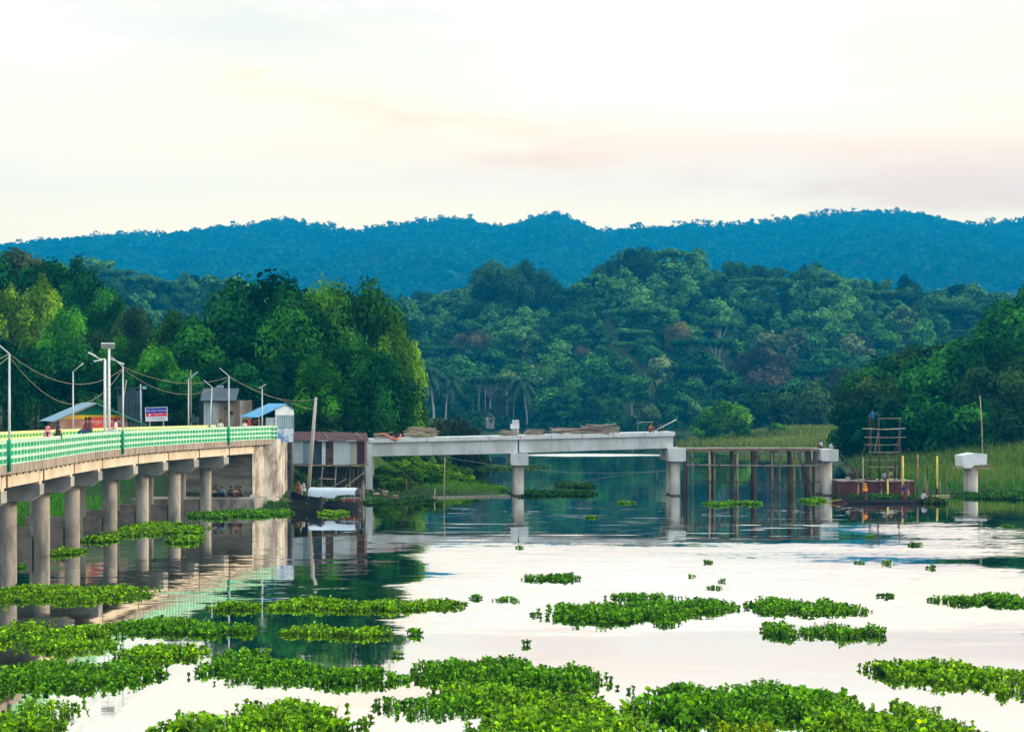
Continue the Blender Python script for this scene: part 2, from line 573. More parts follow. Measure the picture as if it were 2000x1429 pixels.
wm = MB().add([(-420, 2, 0), (420, 2, 0), (420, 640, 0), (-420, 640, 0)], [(0, 1, 2, 3)]).build('river_water', water_material())
tag(wm, 'still grey river with ruffled reaches', 'river', kind='structure')

# ------------------------------------------------------------------ foliage generators


def cards(lobes, n, size, rg, droop=0.0, inner=.25, asp=.62, tl=.34, flat=0.0):
    """leaf-clump cards scattered over the shells of ellipsoid lobes (cx,cy,cz,rx,ry,rz)"""
    L = np.asarray(lobes, float)
    ar = (L[:, 3] * L[:, 4] + L[:, 3] * L[:, 5] + L[:, 4] * L[:, 5])
    k = rg.choice(len(L), n, p=ar / ar.sum())
    u = rg.normal(size=(n, 3))
    u /= np.linalg.norm(u, axis=1)[:, None]
    low = u[:, 2] < -.35
    u[low & (rg.random(n) < .55), 2] *= -1
    rad = np.where(rg.random(n) < inner, .35 + .4 * rg.random(n), .78 + .34 * rg.random(n) ** 1.5)
    # lumpy shells
    ph = L[k, 0] * 3.1 + L[k, 2] * 1.7
    rad *= 1 + .13 * np.sin(5 * u[:, 0] + ph) * np.sin(4.3 * u[:, 1] + 2 * ph) + .10 * np.sin(6 * u[:, 2] + ph)
    p = L[k, :3] + u * L[k, 3:6] * rad[:, None]
    nv = u / L[k, 3:6]
    nv /= np.linalg.norm(nv, axis=1)[:, None]
    nv = nv + rg.normal(size=(n, 3)) * .38
    nv[:, 2] += .12 + flat
    nv /= np.linalg.norm(nv, axis=1)[:, None]
    ax = rg.normal(size=(n, 3))
    ax[:, 2] -= droop * 3
    b = ax - nv * (ax * nv).sum(1)[:, None]
    b /= np.linalg.norm(b, axis=1)[:, None] + 1e-9
    a = np.cross(nv, b)
    s = size * (.55 + .9 * rg.random(n))
    hl = (s * (1 + .8 * droop))[:, None]
    hw = (s * asp)[:, None]
    sk = (rg.random(n) * .5 - .25)[:, None]
    V = np.stack([p - b * hl, p + a * hw + b * hl * sk, p + b * hl, p - a * hw - b * hl * sk], 1).reshape(-1, 3)
    Q = np.arange(4 * n).reshape(n, 4)
    lt = 1 + tl * rg.normal(size=len(L))
    tint = np.clip(lt[k] * (1 + .22 * rg.normal(size=n)), .35, 1.9)
    return V, Q, tint


def trunk_mb(h, r, limbs, lean=(0, 0)):
    mb = MB()
    p = [Vector((lean[0] * t * t, lean[1] * t * t, h * t)) for t in (0, .3, .65, 1)]
    mb.tube(p, [r * 1.25, r * .95, r * .75, r * .45], 7)
    for q in limbs:
        q = Vector(q)
        s = p[2] * .6 + p[1] * .4
        mb.tube([s, s.lerp(q, .5) + Vector((0, 0, .06 * h)), q], [r * .5, r * .34, r * .12], 5)
    return mb


PROTO = {}


def proto(key, lobes, n, size, seed, trunk=(.5, .03), bark=None, **kw):
    """a tree of unit height: (trunk mesh, crown mesh)"""
    rg = np.random.default_rng(seed)
    V, Q, tint = cards(lobes, n, size, rg, **kw)
    cr = np_mesh('crown', V, Q, LEAF, tint)
    limbs = [(l[0] * .8, l[1] * .8, l[2]) for l in lobes[:: max(1, len(lobes) // 5)]]
    tr = trunk_mb(trunk[0], trunk[1], limbs).mesh('trunk', bark or BARK, smooth=True)
    PROTO[key] = (tr, cr)


def broad_lobes(rg, n=9, rx=.33, z0=.38, z1=.84, r=(.14, .22), flat=.85):
    L = []
    for i in range(n):
        a = 2.4 * i + rg.random() * .8
        t = (i + .5) / n
        z = z0 + (z1 - z0) * t
        rr = rx * math.sqrt(max(.05, 1 - (2 * t - .95) ** 2 * .9)) * (.55 + .5 * rg.random())
        s = r[0] + (r[1] - r[0]) * rg.random()
        L.append((rr * math.cos(a), rr * math.sin(a), z, s, s, s * flat))
    return L


def bamboo_lobes(rg, n=13, rx=.26):
    """rounded fountain of arching plumes, hanging to the ground"""
    L = []
    for i in range(n):
        a = 2.4 * i + rg.random() * .9
        t = (i + .5) / n
        rr = rx * math.sqrt(max(.06, 1 - t ** 3)) * (.55 + .55 * rg.random())
        z = .10 + .76 * t ** .85 - .05 * rg.random()
        s = .10 + .055 * rg.random()
        L.append((rr * math.cos(a), rr * math.sin(a), z, s, s, s * (1.15 + .5 * rg.random())))
    return L


for k in range(4):
    g_ = np.random.default_rng(50 + k)
    proto('broad%d' % k, broad_lobes(g_, 11 + k, .30 + .03 * k), 7500, .021, 60 + k, (.62, .022), tl=.42)
for k in range(4):
    g_ = np.random.default_rng(80 + k)
    proto('bamboo%d' % k, bamboo_lobes(g_, 17 + 2 * k, .26 + .02 * k), 11000, .0150, 90 + k, (.55, .012), droop=.3, asp=.5, tl=.5)
for k in range(3):
    g_ = np.random.default_rng(110 + k)
    proto('bush%d' % k, broad_lobes(g_, 9, .52, .18, .72, (.2, .3), .8), 3800, .038, 120 + k, (.35, .03))
for k in range(7):
    g_ = np.random.default_rng(140 + k)
    fl = (.85, .7, 1.0, .8, 1.1, .75, .9)[k]
    proto('wood%d' % k, broad_lobes(g_, 7 + k % 4, .26 + .035 * (k % 3), .34, .86, (.13, .23), fl), 1500, .040, 150 + k, (.6, .02),
          PALEBARK if k in (2, 5) else BARK, tl=.38)
g_ = np.random.default_rng(171)
proto('wood7', [(.30 * math.cos(a) * q, .30 * math.sin(a) * q, .80 + .06 * g_.random(), .15, .15, .07) for a, q in zip(np.arange(9) * 2.4, (.1, .6, .9, 1, 1.1, .5, 1.2, .8, 1.1))], 1300, .036, 172, (.78, .02), PALEBARK, tl=.3)
proto('wood8', [(.10 * math.cos(2.4 * i), .10 * math.sin(2.4 * i), .22 + .085 * i, .13 - .008 * abs(i - 3), .13 - .008 * abs(i - 3), .12) for i in range(8)], 1500, .036, 173, (.6, .02), tl=.3)
proto('wood9', [(g_.normal() * .17, g_.normal() * .17, .35 + .5 * g_.random(), .07 + .09 * g_.random(), .07 + .09 * g_.random(), .06 + .08 * g_.random()) for i in range(18)], 1700, .034, 174, (.7, .022), PALEBARK, tl=.4)


def frond_mesh(h, nf, fl, r, tr_bark, seed, lean):
    """palm: slim trunk and arching fronds of hanging leaflets, unit height"""
    rg = np.random.default_rng(seed)
    V, Q, T = [], [], []
    top = np.array([lean, 0, h])
    for f in range(nf):
        a = 2.39996 * f
        up = .9 - 1.5 * f / nf
        prev = None
        for s in range(9):
            t = s / 8
            p = top + np.array([math.cos(a), math.sin(a), 0]) * fl * t * (1 - .15 * t) + np.array([0, 0, fl * (up * t - .95 * t * t)])
            if prev is not None:
                side = np.array([-math.sin(a), math.cos(a), 0])
                w = fl * .17 * math.sin(math.pi * min(1, .12 + t * .85))
                dz = np.array([0, 0, -w * .75])
                b = len(V)
                V += [prev, p, p + side * w + dz, prev + side * w * .9 + dz, p - side * w + dz, prev - side * w * .9 + dz]
                Q += [(b, b + 1, b + 2, b + 3), (b, b + 5, b + 4, b + 1)]
                tt = .8 + .5 * rg.random()
                T += [tt, tt * .85]
            prev = p
    cr = np_mesh('fronds', np.array(V), np.array(Q), LEAF, np.array(T))
    tr = MB().tube([(lean * t * t, 0, h * t) for t in (0, .35, .7, 1)], [r * 1.3, r, r * .9, r * .75], 6).mesh('trunk', tr_bark, smooth=True)
    return tr, cr


PROTO['coconut'] = frond_mesh(.78, 16, .36, .013, PALEBARK, 1, .10)
PROTO['areca'] = frond_mesh(.84, 9, .17, .008, PALEBARK, 2, .02)
PROTO['banana'] = frond_mesh(.35, 9, .62, .05, mat('banana_stem', (.14, .18, .06)), 3, .03)


def plant(name, key, loc, h, color, label, cat='tree', group=None, wide=1.0):
    o = thing(name, label, cat, loc, rnd.uniform(0, 6.28), group)
    o.scale = (h * wide, h * wide, h)
    tr, cr = PROTO[key]
    t = link('trunk', tr, o)
    c = link(cr.name.split('.')[0], cr, o)
    c.color = tuple(color) + (1.0,)
    return o


def tree_at(name, key, px, ytop, d, color, label, group=None, cat='tree', wide=1.0, zg=None):
    x = (px - 1000) * d / F
    z0 = gz(x, d) - .15 if zg is None else zg
    top = CAMZ - (ytop - HOR) * d / F
    return plant(name, key, (x, d, z0), max(1.0, top - z0), color, label, cat, group, wide)


# ------------------------------------------------------------------ far blue hills
FS = 1.42                                       # the range stands about 3.4 km off
fy = np.concatenate([np.linspace(1250, 2450, 60), np.linspace(2500, 2900, 8)])
fx = np.linspace(-1500, 1500, 260)
FX, FY = np.meshgrid(fx, fy)


def far_z(x, y):
    px = x / 2400 * F + 1000
    r = 8 + (HOR - np.interp(px, FAR[:, 0], FAR[:, 1])) * 2400 / F - 4.5
    s = np.clip((y - 1250) / 1150, 0, 1)
    gul = 26 * wob(x, y * .45, .012, .4) + 14 * wob(x, y * .5, .031, 1.1) + 8 * wob(x, y, .055, 2.0)
    return r * s ** .92 + gul * np.sin(math.pi * s) * np.sqrt(1 - s + 1e-6) - np.maximum(0, y - 2400) * .35


FZ = far_z(FX, FY)
n1, n2 = FX.shape
jj = (np.arange(n1 - 1)[:, None] * n2 + np.arange(n2 - 1)[None, :]).ravel()
CANOPY = mat('hill_canopy', (.006, .022, .014), c2=(.009, .030, .016), scale=.02, amt=.6, fine=.3)
hil = link('far_hills', np_mesh('far_hills', np.stack([FX.ravel() * FS, FY.ravel() * FS, (FZ.ravel() - 8) * FS + 8], 1), np.stack([jj, jj + 1, jj + n2 + 1, jj + n2], 1), CANOPY, smooth=True))
tag(hil, 'long wooded hill range along the skyline', 'hills', kind='structure')

# the wood on them: crowns too far off to count
hv, hq, ht = [], [], []
hb = 0
rg = np.random.default_rng(3)
gyy = np.arange(1700, 2412, 9.0)
cxs, cys = [], []
for k_, y_ in enumerate(gyy):
    xs_ = np.arange(-.33 * y_, .33 * y_, 11.5) + (k_ % 2) * 5
    cxs.append(xs_ + rg.normal(size=len(xs_)) * 3.2)
    cys.append(y_ + rg.normal(size=len(xs_)) * 3.0)
cxs, cys = np.concatenate(cxs), np.concatenate(cys)
cn = len(cxs)
nrid = 330
rxs = np.sort(rg.uniform(-900, 900, nrid))
cxs = np.concatenate([cxs, rxs])
cys = np.concatenate([cys, 2385 + 25 * rg.random(nrid)])
cz_ = far_z(cxs, cys)
for i in range(len(cxs)):
    rid = i >= cn
    r = rg.uniform(4.0, 8.0) if not rid else rg.uniform(2.4, 5.2) * (1.5 if rg.random() < .14 else 1)
    zz = cz_[i] + (r * .35 if not rid else rg.uniform(.35, 1.25) * r)
    if not rid and cys[i] > 2340:
        r *= .6
        zz = cz_[i] + r * .2
    if rid:
        lob = [(cxs[i] + rg.normal() * r * .5, cys[i], zz + rg.normal() * r * .35, r * .65, r * .65, r * .5) for _ in range(3)]
        V, Q, T = cards(lob, 64, r * .24, rg, inner=.15)
        if True:
            b = len(V)
            V = np.concatenate([V, [(cxs[i] - .3, cys[i], cz_[i] - 2), (cxs[i] + .3, cys[i], cz_[i] - 2), (cxs[i] + .2, cys[i], zz), (cxs[i] - .2, cys[i], zz)]])
            Q = np.concatenate([Q, [[b, b + 1, b + 2, b + 3]]])
            T = np.concatenate([T, [.6]])
    else:
        V, Q, T = cards([(cxs[i], cys[i], zz, r, r, r * .8)], 18, r * .47, rg, inner=.05)
    hv.append(V)
    hq.append(Q + hb)
    ht.append((.55 * T + .45) * rg.uniform(.85, 1.2))
    hb += len(V)
fw = link('far_wood', np_mesh('far_wood', np.concatenate(hv) * FS + np.array([0, 0, 8 - 8 * FS]), np.concatenate(hq), LEAF, np.concatenate(ht)))
fw.color = (.016, .095, .050, 1)
tag(fw, 'mass of small tree crowns covering the far blue hills', 'forest', kind='stuff')

# ------------------------------------------------------------------ wooded hill behind the river
WOODC = [(.030, .085, .030), (.022, .070, .032), (.040, .105, .028), (.060, .110, .050), (.085, .100, .055), (.026, .080, .024), (.018, .055, .028), (.050, .120, .03), (.095, .105, .075)]
WLAB = ['deep green round-crowned tree on the wooded hill', 'dark bluish green tree on the wooded hill', 'fresh green full-crowned tree on the wooded hill',
        'greyish green tree on the wooded hill', 'brownish grey flowering tree on the wooded hill', 'mid green spreading tree on the wooded hill',
        'very dark dense tree on the wooded hill', 'light green tree on the wooded hill', 'silvery pale tree on the wooded hill']
spots = []
rg = np.random.default_rng(21)
for row, yy in enumerate(np.linspace(562, 772, 16)):
    x0, x1 = (690 - 1000) * yy / F, (2040 - 1000) * yy / F
    step = 8.4
    xx = x0 + rg.random() * step
    while xx < x1:
        spots.append((xx + rg.normal() * 1.6, yy + rg.normal() * 4.5))
        xx += step * (.75 + .5 * rg.random())
    xx = (180 - 1000) * yy / F
    while row > 3 and xx < x0:
        spots.append((xx + rg.normal() * 1.6, yy + rg.normal() * 3))
        xx += 10
for yy in np.linspace(440, 545, 9):
    for xx in np.arange(58 + (yy - 440) * .15, 175, 9.0):
        spots.append((xx + rg.normal() * 1.8, yy + rg.normal() * 3))
sp = np.array(spots)
sp = sp[river_dist(sp[:, 0], sp[:, 1]) > 2.5]
spz = ground_z(sp[:, 0], sp[:, 1])
# those that show largest become single trees, the rest one mass
pxs = sp[:, 0] / sp[:, 1] * F + 1000
score = -sp[:, 1] - np.where(pxs < 745, 400, 0) + rg.random(len(sp)) * 60
order = np.argsort(-score)
mass = []


def where(px, y):
    v = 'by the shore' if y < 592 else 'low down' if y < 630 else 'halfway up' if y < 690 else 'near the crest'
    for lim, t in ((800, 'behind the big bamboo'), (870, 'above the timber heaps'), (960, 'above the yellow-topped tree'), (1040, 'above the marker box'), (1120, 'over the far bamboo'), (1200, 'right of the far bamboo'),
                   (1280, 'above the deck end'), (1360, 'left of the spit tree'), (1450, 'above the spit tree'), (1540, 'above the domed bush'), (1620, 'above the scaffold end'), (1720, 'above the barge'), (1850, 'over the right wood')):
        if px < lim:
            return v + ' ' + t
    return v + ' at far right'


for q, i in enumerate(order):
    x, y = sp[i]
    ci = int(rg.integers(0, len(WOODC))) if rg.random() < .62 else int(rg.choice([0, 1, 2, 5, 6, 7]))
    h = rg.uniform(9.5, 17.5) * (1.25 if rg.random() < .12 else 1)
    key = 'wood%d' % int(rg.integers(0, 10))
    wd = rg.uniform(.75, 1.5)
    if y < 575:
        h *= .8
    if q < 285:
        c = tuple(np.array(WOODC[ci]) * (1.25, 1.75, 1.1) * rg.uniform(.6, 1.4) * (.5 if y < 552 else 1))
        plant('hillside_tree', key, (x, y, spz[i] - .4), h, c, WLAB[ci] + ', ' + where(pxs[i], y), 'tree', 'trees of the wooded hill', wd)
    else:
        mass.append((x, y, spz[i] - .4, h, key, ci, wd))
mv, mq, mt, mb_ = [], [], [], 0
for x, y, z, h, key, ci, wd in mass:
    me = PROTO[key][1]
    co = np.empty(len(me.vertices) * 3, np.float32)
    me.vertices.foreach_get('co', co)
    co = co.reshape(-1, 3)
    a = rg.random() * 6.28
    V = np.stack([(co[:, 0] * math.cos(a) - co[:, 1] * math.sin(a)) * h * wd + x, (co[:, 0] * math.sin(a) + co[:, 1] * math.cos(a)) * h * wd + y, co[:, 2] * h + z], 1)
    n = len(V) // 4
    tt = np.empty(n, np.float32)
    me.attributes['tint'].data.foreach_get('value', tt)
    mv.append(V)
    mq.append(np.arange(len(V)).reshape(-1, 4) + mb_)
    mt.append(tt * (.55 + .14 * ci))
    mb_ += len(V)
fm = link('hilltop_wood', np_mesh('hilltop_wood', np.concatenate(mv), np.concatenate(mq), LEAF, np.concatenate(mt)))
fm.color = (.046, .15, .04, 1)
tag(fm, 'dense wood filling the hill between the single trees', 'forest', kind='stuff')

ul = []
for xx in np.arange(-46, 105, 2.6):
    for yo in (0, 6, 13):
        yy = 556 + yo + rg.normal() * 1.5
        if river_dist(np.array([xx]), np.array([yy]))[0] < .5:
            yy += 6
        r = rg.uniform(1.3, 2.7)
        ul.append((xx + rg.normal(), yy, gz(xx, yy) + r * .5, r * 1.2, r, r))
V, Q, T = cards(ul, 9000, .62, rg)
un = link('undergrowth', np_mesh('undergrowth', V, Q, LEAF, T))
un.color = (.030, .11, .030, 1)
tag(un, 'dense green undergrowth along the far shore', 'undergrowth', kind='stuff')

# trees one can pick out on the hill
for px, yt, d, key, c, lab, wd in [
        (960, 508, 700, 'broad0', (.03, .085, .03), 'tall rounded green tree on the hill crest left of a pale trunked one', .9),
        (1022, 502, 705, 'broad1', (.035, .10, .035), 'tall hill crest tree with a bare pale trunk', .6),
        (1050, 520, 715, 'broad2', (.02, .06, .03), 'dark pointed tree on the crest right of the pale trunked tree', .9),
        (1240, 484, 740, 'broad3', (.022, .06, .03), 'tallest dark tree on the hill crest', .9),
        (1185, 505, 735, 'broad1', (.03, .085, .035), 'flat-topped tree on the crest left of the tallest dark tree', .8),
        (1310, 492, 740, 'bush0', (.05, .12, .02), 'light yellowish green rounded tree on the hill crest', .5),
        (1575, 506, 760, 'bush1', (.045, .12, .02), 'small bright green round tree on the right part of the crest', .45),
        (1080, 705, 575, 'bamboo1', (.05, .16, .03), 'bright green feathery bamboo clump on the far shore', 1.05),
        (1485, 672, 580, 'broad2', (.085, .085, .055), 'large brownish crowned tree low on the wooded hill', 1.0),
        (1325, 628, 640, 'broad0', (.12, .12, .05), 'yellowish brown crowned tree halfway up the hill', .9),
        (920, 640, 640, 'broad3', (.10, .11, .07), 'pale buff flowering tree halfway up the hill behind the bamboo', 1.0),
        (1580, 735, 430, 'bush2', (.06, .13, .03), 'yellowish green rounded tree above the grassy spit', .9),
        (1655, 712, 440, 'broad1', (.085, .11, .06), 'pale grey-green tree beside the right-hand wood', .9),
        (1430, 868 - 60, 560, 'bush0', (.03, .08, .03), 'low dark shore tree behind the grassy spit', .9),
        (1140, 672, 620, 'broad2', (.09, .09, .065), 'greyish vine hung tree right of the far bamboo', .7)]:
    tree_at('hill_tree', key, px, yt, d, c, lab, wide=wd)
for i, (px, yt, d, lab) in enumerate([(935, 742, 562, 'slim pale trunked areca palm by the far shore hut, leftmost'), (948, 725, 566, 'slim pale trunked areca palm by the far shore hut, second'),
                                      (990, 735, 566, 'slim pale trunked areca palm by the far shore hut, third'), (1003, 748, 562, 'slim pale trunked areca palm by the far shore hut, fourth'),
                                      (1590, 640, 640, 'areca palm on the right hill, leftmost of four'), (1597, 636, 642, 'areca palm on the right hill, second of four'),
                                      (1604, 640, 638, 'areca palm on the right hill, third of four'), (1612, 634, 644, 'areca palm on the right hill, rightmost of four')]):
    tree_at('areca_palm', 'areca', px, yt, d, (.05, .11, .035), lab, 'areca palms', 'palm')
for px, yt, d, lab in [(848, 690, 540, 'coconut palm right behind the big bamboo clump'), (1030, 715, 558, 'coconut palm left of the far feathery bamboo'),
                       (1730, 690, 470, 'coconut palm showing over the right-hand wood'), (870, 712, 545, 'shorter coconut palm by the far shore')]:
    tree_at('coconut_palm', 'coconut', px, yt, d, (.035, .085, .04), lab, 'coconut palms', 'palm')

# ------------------------------------------------------------------ near woods, left bank
LB = 'left bank wood behind the green bridge'
YB, BB, DK, MD = (.15, .31, .012), (.05, .25, .012), (.010, .080, .019), (.026, .155, .018)
for px, yt, d, key, c, wd, lab in [
        (-25, 492, 238, 'broad0', DK, 1.0, 'dark tree at the very left edge of the skyline wood'),
        (38, 476, 242, 'broad1', (.05, .085, .035), .9, 'tallest olive tree on the far left hilltop'),
        (100, 502, 236, 'broad2', MD, 1.0, 'olive green tree right of the tallest one on the left hill'),
        (160, 512, 228, 'bamboo0', DK, .8, 'dark column-shaped bamboo on the left hill'),
        (212, 552, 222, 'bamboo1', MD, .9, 'leafy green bamboo stepping down the left hill'),
        (262, 592, 216, 'bamboo2', (.04, .09, .03), .9, 'lowest bamboo of the left hill slope, greyish green'),
        (15, 560, 203, 'bamboo3', YB, .85, 'yellow-green bamboo at the left edge'),
        (75, 548, 207, 'bamboo0', YB, .8, 'bright yellow-green bamboo plume on the left hill'),
        (130, 592, 196, 'bamboo1', BB, .9, 'mid green bamboo below the yellow plume'),
        (185, 640, 192, 'bamboo2', (.05, .13, .02), .9, 'fresh green bamboo above the solar lamp'),
        (240, 655, 190, 'bamboo3', BB, .9, 'drooping bamboo behind the solar lamp post'),
        (290, 690, 186, 'bamboo0', MD, 1.0, 'low bamboo in the notch between the two left woods'),
        (10, 655, 172, 'broad3', DK, 1.2, 'deep green tree at the left picture edge'),
        (70, 668, 170, 'bamboo1', DK, 1.1, 'deep green bamboo behind the left lamp posts'),
        (135, 665, 173, 'broad0', DK, 1.1, 'very dark tree above the tin shop'),
        (200, 712, 170, 'bamboo3', DK, 1.1, 'dark bamboo right behind the shop roof'),
        (258, 728, 169, 'broad2', DK, 1.1, 'dark tree behind the blue tin shack'),
        (345, 600, 188, 'bamboo2', (.045, .15, .02), .95, 'bright green bamboo left of the big central clump'),
        (310, 668, 178, 'bamboo1', BB, 1.0, 'fresh green bamboo above the blue signboard'),
        (400, 612, 186, 'broad1', MD, .95, 'dark green tree above the wooden hut'),
        (455, 588, 188, 'broad2', DK, .95, 'dark tree left of the tall leafy one'),
        (525, 526, 194, 'broad3', DK, .85, 'tall dark broadleaf tree that tops the central wood'),
        (572, 568, 184, 'bamboo0', MD, .95, 'bamboo right under the tall dark broadleaf tree'),
        (645, 532, 188, 'bamboo1', (.06, .20, .014), .75, 'tall bamboo, left of the twin plumes'),
        (715, 534, 186, 'bamboo2', (.035, .15, .014), .72, 'tall bamboo, right of the twin plumes'),
        (430, 700, 172, 'bamboo3', DK, 1.1, 'dark bamboo behind the wooden hut'),
        (360, 722, 170, 'broad0', MD, 1.1, 'leafy tree right of the blue signboard'),
        (490, 692, 172, 'broad1', DK, 1.1, 'dark tree behind the blue-roofed shed'),
        (555, 690, 172, 'bamboo0', DK, 1.05, 'dark bamboo right of the blue-roofed shed'),
        (620, 690, 170, 'bamboo2', BB, 1.0, 'green bamboo behind the leaning wooden pole'),
        (690, 660, 172, 'bamboo3', MD, 1.0, 'deep green bamboo above the stilt hut roof'),
        (745, 672, 172, 'bamboo1', DK, .95, 'dark bamboo above the new bridge abutment'),
        (772, 636, 180, 'bamboo0', (.11, .27, .014), .66, 'sunlit bamboo plume on the right edge of the big clump'),  # sunlight on the clump's right side put into this brighter leaf colour
        (765, 712, 174, 'bamboo2', (.08, .23, .014), .85, 'low sunlit bamboo at the right foot of the big clump')]:  # brighter leaf colour stands for the sun here too
    tree_at('bamboo_clump' if 'bamboo' in key else 'bank_tree', key, px, yt, d, c, lab, LB, 'bamboo' if 'bamboo' in key else 'tree', wd)
for px, yt, d, key, c, wd, lab in [
        (118, 770, 160, 'bush0', (.022, .085, .025), .8, 'rounded bush left of the tin shop'),
        (165, 752, 161, 'bush1', (.025, .09, .03), .8, 'tall bush rising behind the tin shop'),
        (215, 790, 158, 'bush2', (.02, .08, .025), .7, 'bush behind the shop sign'),
        (865, 797, 236, 'bush0', (.06, .085, .016), .75, 'dark rounded tree with yellowish top beside the new bridge'),
        (905, 812, 234, 'bush1', (.06, .085, .016), .75, 'lower dark tree with yellowish top beside the new bridge'),
        (345, 800, 160, 'bush2', (.016, .05, .015), .9, 'low dark bush by the road end'),
        (600, 795, 166, 'bush0', (.014, .055, .015), .9, 'dark undergrowth behind the stilt hut, left'),
        (665, 800, 166, 'bush1', (.014, .055, .015), .9, 'dark undergrowth behind the stilt hut, right')]:
    tree_at('bush', key, px, yt, d, c, lab, None, 'bush', wd)
for px, yt, d, lab in [(822, 775, 200, 'banana plant at the foot of the big bamboo, left one'), (842, 790, 202, 'banana plant at the foot of the big bamboo, right one')]:
    tree_at('banana_plant', 'banana', px, yt, d, (.05, .12, .035), lab, 'banana plants', 'banana plant', .7)
for px, yt, d, w, lab in [
        (752, 905, 163, .9, 'leafy shrub right of the new abutment'), (775, 893, 170, 1.0, 'yellowish shrub under the new girder'),
        (815, 890, 176, 1.0, 'tall bright shrub under the new girder'), (850, 893, 180, 1.0, 'bright green shrub under the new girder, rightmost tall'),
        (765, 915, 160, 1.2, 'bushy shrub beside the rubble heap'), (800, 905, 165, 1.2, 'dense bright shrub behind the grey stake'), (840, 915, 166, 1.2, 'dense shrub left of the thin bamboo pole'), (885, 905, 176, 1.1, 'tall shrub right of the thin bamboo pole'),
        (815, 930, 165, 1.1, 'sprawling green shrub on the shore'), (860, 925, 170, 1.1, 'sprawling green shrub behind the thin bamboo pole'),
        (900, 925, 178, 1.0, 'green shrub on the river spit'), (930, 938, 172, 1.2, 'low creeper hump on the river spit'),
        (965, 948, 169, 1.3, 'low green hump at the spit tip beside the first new pier'), (785, 940, 161, 1.0, 'low shrub at the water below the new girder')]:
    tree_at('shrub', 'bush%d' % (int(px) % 3), px, yt, d, (.13, .30, .012) if px % 2 else (.08, .24, .012), lab, 'shrubs under the new bridge', 'shrub', w * 1.5)

# ------------------------------------------------------------------ right bank
RBK = 'right bank wood'
for px, yt, d, key, c, wd, lab in [
        (2040, 545, 262, 'broad0', DK, 1.1, 'tall dark tree leaving the right picture edge'), (1985, 575, 258, 'broad1', MD, 1.0, 'tall leafy tree at the right picture edge'),
        (1925, 640, 246, 'broad2', MD, 1.05, 'full green tree second from the right edge'), (1960, 690, 236, 'broad3', (.03, .09, .018), 1.0, 'green tree in front of the right edge trees'),
        (1860, 672, 246, 'broad0', MD, 1.0, 'broad green tree in the middle of the right wood'), (1800, 660, 252, 'broad1', (.028, .085, .018), .95, 'rounded tree top of the right wood'),
        (1745, 688, 250, 'broad3', MD, 1.0, 'green tree left of the rounded top, right wood'), (1700, 728, 246, 'broad2', (.045, .11, .02), .95, 'leftmost yellowish green tree of the right wood'),
        (1690, 760, 238, 'bush0', DK, .8, 'low dark leafy tree behind the work tower'), (1745, 770, 232, 'bush1', DK, .9, 'dark low tree right behind the work tower'),
        (1800, 760, 232, 'bush2', MD, .9, 'leafy low tree right of the work tower'), (1855, 775, 228, 'bush0', MD, .9, 'low bushy tree above the tall reeds'),
        (1905, 770, 226, 'bush1', MD, .9, 'low bushy tree left of the tall bamboo staff'), (1960, 790, 222, 'bush2', (.02, .07, .016), .9, 'low bushy tree right of the tall bamboo staff'),
        (2010, 780, 222, 'bush0', (.02, .075, .016), .9, 'low bushy tree at the right picture edge'), (1680, 800, 236, 'bush2', DK, .8, 'dark bush where the reeds meet the wood')]:
    tree_at('right_bank_tree', key, px, yt, d, c, lab, RBK, 'tree', wd)
tree_at('islet_tree', 'bush1', 1418, 770, 372, (.13, .36, .02), 'round green tree on the grassy spit', None, 'tree', .95)
tree_at('islet_tree', 'bush0', 1385, 800, 368, (.07, .24, .018), 'lower green bush left of the round spit tree', None, 'bush', 1.0)
tree_at('islet_tree', 'bush2', 1515, 822, 375, (.09, .28, .016), 'domed green bush on the grassy spit', None, 'bush', 1.2)
tree_at('islet_tree', 'bush1', 1560, 834, 380, (.08, .22, .02), 'low green bush right of the domed one on the spit', None, 'bush', 1.3)
tree_at('islet_tree', 'bush0', 1450, 830, 370, (.08, .26, .016), 'low bush between round tree and domed bush', None, 'bush', 1.2)


def blades(n, sampler, hmin, hmax, w, seed, lean=.35):
    rg = np.random.default_rng(seed)
    xy = sampler(rg, n)
    n = len(xy)
    z = ground_z(xy[:, 0], xy[:, 1])
    h = rg.uniform(hmin, hmax, n) * (1 + .35 * wob(xy[:, 0], xy[:, 1], .35))
    a = rg.random(n) * 6.28
    s = np.stack([np.cos(a), np.sin(a), 0 * a], 1) * w
    b = np.stack([xy[:, 0], xy[:, 1], z - .05], 1)
    ln = rg.normal(size=(n, 2)) * lean
    tip = b + np.stack([ln[:, 0] * h, ln[:, 1] * h, h], 1)
    mid = b + np.stack([ln[:, 0] * h * .3, ln[:, 1] * h * .3, h * .6], 1)
    V = np.stack([b - s, b + s, mid + s * .8, tip, mid - s * .8], 1).reshape(-1, 3)
    i = np.arange(n) * 5
    Q = np.concatenate([np.stack([i, i + 1, i + 2, i + 4], 1), np.stack([i + 4, i + 2, i + 3, i + 3], 1)])
    Q[n:, 3] = Q[n:, 2]
    me = bpy.data.meshes.new('blades')
    faces = [tuple(q) for q in Q[:n].tolist()] + [tuple(q[:3]) for q in Q[n:].tolist()]
    me.from_pydata(V.tolist(), [], faces)
    tint = np.clip(1 + .28 * rg.normal(size=n) + .35 * wob(xy[:, 0], xy[:, 1], .11, 1.0), .4, 2)
    at = me.attributes.new('tint', 'FLOAT', 'FACE')
    at.data.foreach_set('value', np.concatenate([tint, tint]).astype(np.float32))
    me.materials.append(GRASS)
    return me


